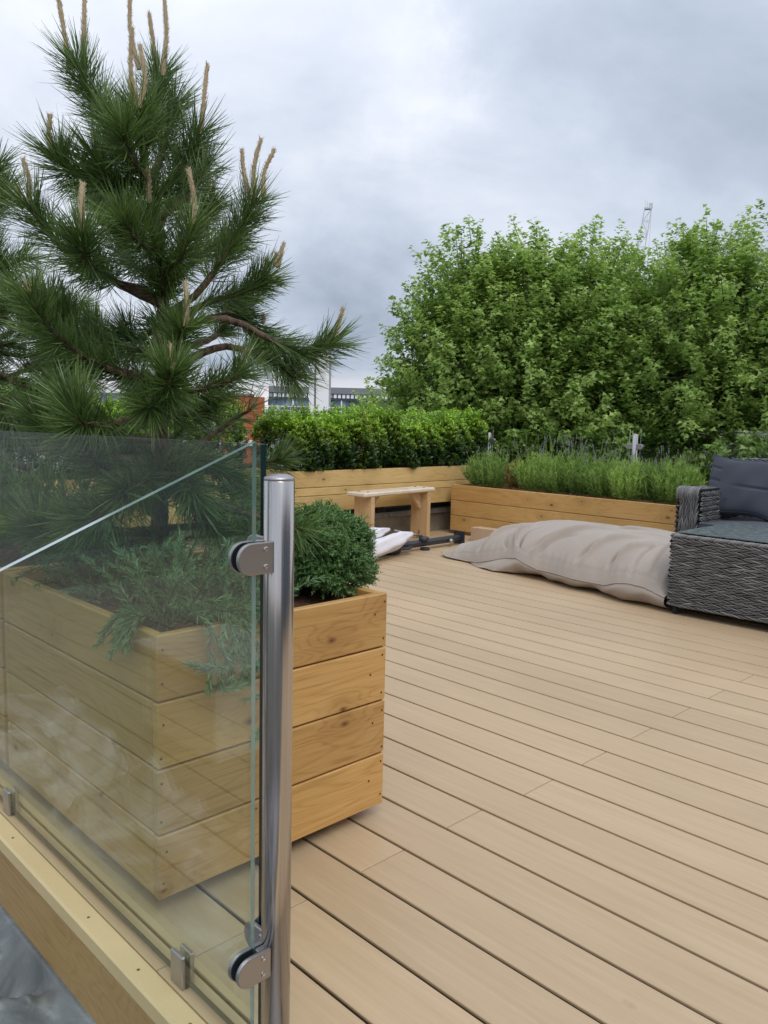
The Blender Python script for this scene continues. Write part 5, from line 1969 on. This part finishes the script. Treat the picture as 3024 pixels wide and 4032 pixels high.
lr = oriented('low_slate_building', 28.2, 62, 'low dark slate roofed building glimpsed behind the pine trunk', 'building')
h2 = hz + 62 * math.tan(rad(1.55))
slate = simple('dark_slate', (0.055, 0.06, 0.07), 0.6, var=0.25, vs=.6)
m = MB()
m.prism([(-9.5, -0.4), (5.0, -0.4), (5.0, 9), (-9.5, 9)], 0, h2 - 1.5)
m.build('wall', simple('pale_render', (0.42, 0.42, 0.42), .8, var=.15, vs=.5), lr)
m = MB()
m.add([(-9.7, -.6, h2 - 1.5), (5.2, -.6, h2 - 1.5), (5.2, 2.6, h2), (-9.7, 2.6, h2), (5.2, 9.2, h2 - 1.5), (-9.7, 9.2, h2 - 1.5)], [(0, 1, 2, 3), (3, 2, 4, 5), (0, 3, 5), (1, 4, 2)])
m.build('roof', slate, lr)
for i in range(7):
    m = MB()
    m.box(-9 + i * 2.0, -8.1 + i * 2.0, -.46, -.41, h2 - 3.2, h2 - 1.8)
    w_ = m.build('window', officeglass, lr)
    m = MB()
    m.box(-9.06 + i * 2.0, -8.04 + i * 2.0, -.50, -.405, h2 - 3.3, h2 - 3.2)
    m.build('sill', wht, w_)

gr = oriented('grey_roof_building', 37.6, 80, 'pale grey flat roof with white guard rails between the brick block and the hedge', 'building')
h3 = hz + 80 * math.tan(rad(.35))
m = MB()
m.box(-3.0, 5.5, 0, 10, 0, h3)
m.build('wall', simple('light_grey_cladding', (0.38, 0.40, 0.43), .6, var=.1, vs=1), gr)
for z in (h3 + .35, h3 + .75):
    m = MB()
    m.box(-3.0, 5.5, -.03, .03, z - .04, z + .04)
    m.build('rail', wht, gr)
for i in range(15):
    m = MB()
    m.box(-3.0 + i * .6, -2.95 + i * .6, -.03, .03, h3, h3 + .79)
    m.build('rail_post', wht, gr)
m = MB()
m.add([(-2.2, .4, h3), (-.4, .4, h3), (-1.3, .4, h3 + .95), (-2.2, 3, h3), (-.4, 3, h3), (-1.3, 3, h3 + .95)], [(0, 1, 2), (3, 5, 4), (0, 2, 5, 3), (1, 4, 5, 2)])
m.build('gable', gry, gr)

pw = oriented('pale_warehouse', 20.5, 105, 'long white roofed building showing through the lower pine needles at the left', 'building')
h4 = hz + 105 * math.tan(rad(2.1))
m = MB()
m.box(-13, 14, 0, 20, 0, h4 - 1.2)
m.build('wall', gry, pw)
m = MB()
pts = [(-13.5 + 27.5 * i / 24, h4 - 1.2 + 1.7 * math.sin(PI * i / 24) ** .8) for i in range(25)]
vs = [(x, -.4, z) for x, z in pts] + [(x, 21, z) for x, z in pts]
m.add(vs, [(i, i + 1, 26 + i, 25 + i) for i in range(24)] + [tuple(range(25))[::-1]])
m.build('roof', wht, pw)

# ------------------------------------------------------------------ luffing crane jib
cr0 = pol(60.3, 200, GZ)
crn = empty('tower_crane', cr0, rz=-rad(60.3), label='pale lattice crane jib leaning up behind the tree tops', cat='crane')
pale = simple('pale_crane_paint', (0.62, 0.63, 0.65), .5)
m = MB()
base = Vector((-1.0, 0, 12))
tipz = 12 + 1.03 + 200 * math.tan(rad(14.1))
tip = Vector((200 * math.tan(rad(61.72 - 60.3)), 0, tipz))
dr = (tip - base)
N = 18
s_ = Vector((dr.z, 0, -dr.x)).normalized() * .78
dth = Vector((0, 1.2, 0))
ch = [s_ * -1, s_, s_ * -1 + dth, s_ + dth]
for c in ch:
    m.tube([base + c, tip + c], .105, 5)
for i in range(N):
    a, b = base + dr * (i / N), base + dr * ((i + 1) / N)
    for c, d in ((0, 1), (2, 3), (0, 2), (1, 3)):
        p, q = (ch[c], ch[d]) if i % 2 else (ch[d], ch[c])
        m.tube([a + p, b + q], .05, 4)
    m.tube([b + ch[0], b + ch[1]], .055, 4)
    m.tube([b + ch[2], b + ch[3]], .055, 4)
m.build('jib', pale, crn)
m = MB()
m.box(-.75, .85, -.1, 1.3, -.2, .15)
m.box(.15, .95, 0, 1.1, .15, 1.1)
m.tube([(-.55, 0, .1), (-.62, 0, 1.7)], .05, 5)
m.tube([(-.15, 0, .1), (-.2, 0, 1.5)], .05, 5)
m.build('head_platform', pale, crn, loc=tip)
m = MB()
m.tube([tip + Vector((.7, 0, 0)), tip + Vector((.55, 0, -18)), tip + Vector((.3, 0, -40))], .035, 4)
m.tube([tip + Vector((-.1, .2, -2)), tip + Vector((-.5, .2, -40))], .03, 4)
m.build('hoist_cable', gry, crn)
m = MB()
m.box(-1.9, -.3, -.6, 1.0, 0, 12.5)
m.build('mast', pale, crn)


# ================================================================== plane trees beyond the railing
def plane_tree(az, dist, blobs, label, nclus, leaf=0.128, seed=0, per=54, tone=(.0, 0)):
    """blobs: list of (az, el, dr, rx, rz): crown lobes given by bearing, elevation, extra distance, width and height radius"""
    rs = np.random.default_rng(seed)
    nclus = int(nclus * 1.22)
    base = pol(az, dist, GZ)
    root = empty('plane_tree', base, label=label, cat='tree', group='leafy plane trees beyond the railing')
    B0 = np.array(base)
    lob = []
    for (a, e, dr_, rx, rz_) in blobs:
        dd = dist + dr_
        c = np.array(pol(a, dd, 1.034 + dd * math.tan(rad(e)))) - B0
        lob.append((c, rx, rz_))
    # trunk and limbs
    m = MB()
    top = max(l[0][2] for l in lob)
    tr = [(0, 0, 0), (.1, .05, 4), (-.1, .1, 8), (0, 0, 11.5)]
    m.tube(tr, [.42, .34, .28, .22], 12)
    m.build('trunk', M['planebark'], root, smooth=True)
    segs = []
    for c, rx, rz_ in lob:
        st = np.array([0, 0, min(7.0 + rs.uniform(0, 4), c[2] - .8)])
        mid = (st + c) / 2 + rs.normal(0, .35, 3) + np.array([0, 0, .3])
        endp = c + np.array([0, 0, rz_ * .75])
        P = [st, mid, c, endp]
        pp, _ = samp_path(P, np.linspace(0, 1, 12))
        m = MB()
        m.tube([tuple(q) for q in pp], [.12 * (1 - i / 11.2) + .012 for i in range(12)], 7)
        m.build('limb', M['planebark'], root, smooth=True)
        segs.append(pp)
    allp = np.concatenate(segs)
    wts = np.array([l[1] * l[1] * l[2] for l in lob]) ** .8
    wts = wts / wts.sum()
    which = rs.choice(len(lob), nclus, p=wts)
    Cc = np.array([l[0] for l in lob])[which]
    Rx = np.array([l[1] for l in lob])[which]
    Rz = np.array([l[2] for l in lob])[which]
    d = unit(rs.normal(0, 1, (nclus, 3)))
    q = rs.uniform(0, 1, nclus) ** .28
    lump = 1 + .16 * np.sin(d[:, 0] * 5 + which) * np.sin(d[:, 2] * 6 + which * 2) + rs.normal(0, .07, nclus)
    P = Cc + d * np.stack([Rx, Rx, Rz], 1) * (q * lump)[:, None]
    out = unit(d * .8 + np.array([0, 0, .55]) + rs.normal(0, .25, (nclus, 3)))
    ln = rs.uniform(.55, 1.15, nclus)
    # twigs back to the nearest limb point
    m = MB()
    for i in range(nclus):
        if rs.uniform() < .5 and i < 900:
            j = np.argmin(((allp - P[i]) ** 2).sum(1))
            m.tube([tuple(allp[j]), tuple((allp[j] + P[i]) / 2 + rs.normal(0, .12, 3)), tuple(P[i]), tuple(P[i] + out[i] * ln[i] * .8)], [.045, .028, .016, .006], 4, caps=False)
    tw_ = m.build('twigs', M['planebark'], root, smooth=True)
    tw_['kind'] = 'stuff'
    k = per
    si = np.repeat(np.arange(nclus), k)
    n = len(si)
    f = rs.uniform(0, 1, n)
    spread = .34 * (1 - .72 * f)
    pos = P[si] + out[si] * (ln[si] * f)[:, None] + unit(rs.normal(0, 1, (n, 3))) * (spread * rs.uniform(.2, 1.1, n))[:, None]
    a = rs.uniform(0, 2 * PI, n)
    D = unit(np.stack([np.cos(a), np.sin(a), rs.uniform(-.9, .25, n)], 1) + d[si] * .55)
    N_ = unit(np.stack([rs.normal(0, .5, n), rs.normal(0, .5, n), np.ones(n)], 1) + d[si] * .5)
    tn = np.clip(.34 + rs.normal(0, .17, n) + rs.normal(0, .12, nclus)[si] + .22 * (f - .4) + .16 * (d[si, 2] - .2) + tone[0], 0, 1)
    Ll = leaf * rs.uniform(.6, 1.15, n)
    global rng
    V, F, idx = leaves(pos, D, N_, Ll, Ll * 1.02, LOBED, .22)
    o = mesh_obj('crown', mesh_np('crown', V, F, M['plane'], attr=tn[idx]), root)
    o['kind'] = 'stuff'
    return root


plane_tree(50.2, 21.5, [(49.6, 9.6, 0, .85, 1.0), (48.0, 7.2, .3, .8, .9), (50.8, 6.4, 0, 1.4, 1.5), (47.6, 4.4, 0, .95, 1.2), (50.3, 3.0, -.5, 1.7, 1.6), (47.2, 1.0, 0, 1.0, 1.3),
                        (49.4, -1.0, -.6, 1.7, 1.5), (47.2, -2.6, 0, 1.1, 1.3), (51.0, 10.6, .4, .45, .5), (52.3, 5.0, 0, 1.5, 1.8), (52.6, -.2, 0, 1.6, 2.0)],
           'loose topped plane tree at the left end of the leafy row, sky showing through it', 1050, seed=1)
plane_tree(55.8, 22.5, [(54.9, 10.2, 0, .95, .8), (57.0, 9.4, 0, 1.2, .9), (58.6, 9.0, .3, 1.0, .8), (53.4, 8.0, 0, 1.1, 1.1), (55.7, 6.6, -.6, 1.9, 1.6), (58.2, 6.4, -.3, 1.7, 1.6),
                        (54.6, 2.8, -.9, 2.0, 1.9), (58.0, 2.6, -.9, 2.0, 1.9), (56.2, -.8, -1.1, 2.2, 2.0), (53.7, -3.0, -.6, 2.0, 1.7), (59.0, -2.8, -1, 2.0, 1.7)],
           'tallest plane tree in the middle of the leafy row, behind the lavender', 1500, seed=2)
plane_tree(61.6, 24.5, [(61.2, 7.9, 0, 1.4, 1.0), (62.8, 8.2, 0, 1.2, 1.0), (61.5, 4.8, -.5, 1.9, 1.8), (61.5, .8, -.8, 2.1, 2.1), (61.6, -2.9, -1, 2.1, 2.0), (63.3, 3.2, 0, 1.8, 1.9)],
           'lower plane tree below the crane jib, in the dip of the leafy row', 860, seed=3)
plane_tree(66.8, 22.0, [(66.0, 9.2, 0, 1.2, .9), (68.0, 9.6, 0, 1.3, .9), (64.9, 7.6, 0, 1.3, 1.3), (67.2, 6.4, -.6, 1.9, 1.7), (70.0, 7.0, 0, 1.8, 1.8), (65.3, 3.0, -.8, 2.0, 1.9),
                        (68.6, 2.6, -.8, 2.0, 1.9), (66.6, -1.4, -1, 2.2, 2.0), (70.0, -1.6, -.6, 2.0, 2.0), (72.5, 2.0, 0, 2.0, 3.0)],
           'plane tree at the right frame edge, above the wicker sofa', 1250, seed=4)
plane_tree(44.8, 34.0, [(44.6, .8, 0, .95, .7), (43.6, -.2, 0, .8, .6), (45.4, -.5, 0, 1.3, 1.1), (44.2, -2.0, 0, 1.5, 1.2)],
           'small distant tree crown peeping over the hedge at the foot of the office block', 170, seed=5)
plane_tree(58.0, 30.5, [(51.5, 0.4, 0, 2.0, 3.0), (55.0, 1.2, 0, 2.2, 3.4), (59.5, 1.0, 0, 2.4, 3.2), (64.0, .6, 0, 2.4, 3.2), (68.5, .8, 0, 2.4, 3.4), (72.5, .8, 0, 2.4, 3.4)],
           'dark mass of plane tree foliage standing further back behind the leafy row', 700, leaf=.2, seed=6, per=40, tone=(-.12, 0))


# ================================================================== things behind the camera that the glass and steel mirror
blk = empty('rendered_upstand', (-0.50, 2.95, -0.36), label='pale rendered roof upstand mirrored in the glass over the corner of the tall planter', cat='low wall')
m = MB()
m.bevbox(-.22, .22, -.30, .30, 0, .34, .01)
m.build('body', simple('pale_render_block', (0.75, 0.74, 0.72), .8, var=.08, vs=6), blk)
m = MB()
m.bevbox(-.25, .25, -.33, .33, .3405, .39, .008)
m.build('coping', gry, blk)
dark_blk = empty('added_dark_block', (3.0, -4.3, -0.05), label='added dark brick block with glazed doors, unseen, there to darken the reflection in the steel post', cat='building')  # unseen block added to darken the post's reflections and cut some light
m = MB()
m.box(-4, 6, -2.5, 0, 0, 3.0)
m.build('wall', simple('dark_brick', (0.12, 0.075, 0.055), .85, var=.25, vs=4), dark_blk)
for i in range(4):
    m = MB()
    m.box(-3 + i * 1.6, -1.6 + i * 1.6, .0, .04, .05, 2.3)
    dn = m.build('door', dkf, dark_blk)
    m = MB()
    m.box(-2.9 + i * 1.6, -1.7 + i * 1.6, .041, .05, .15, 2.2)
    m.build('pane', officeglass, dn)
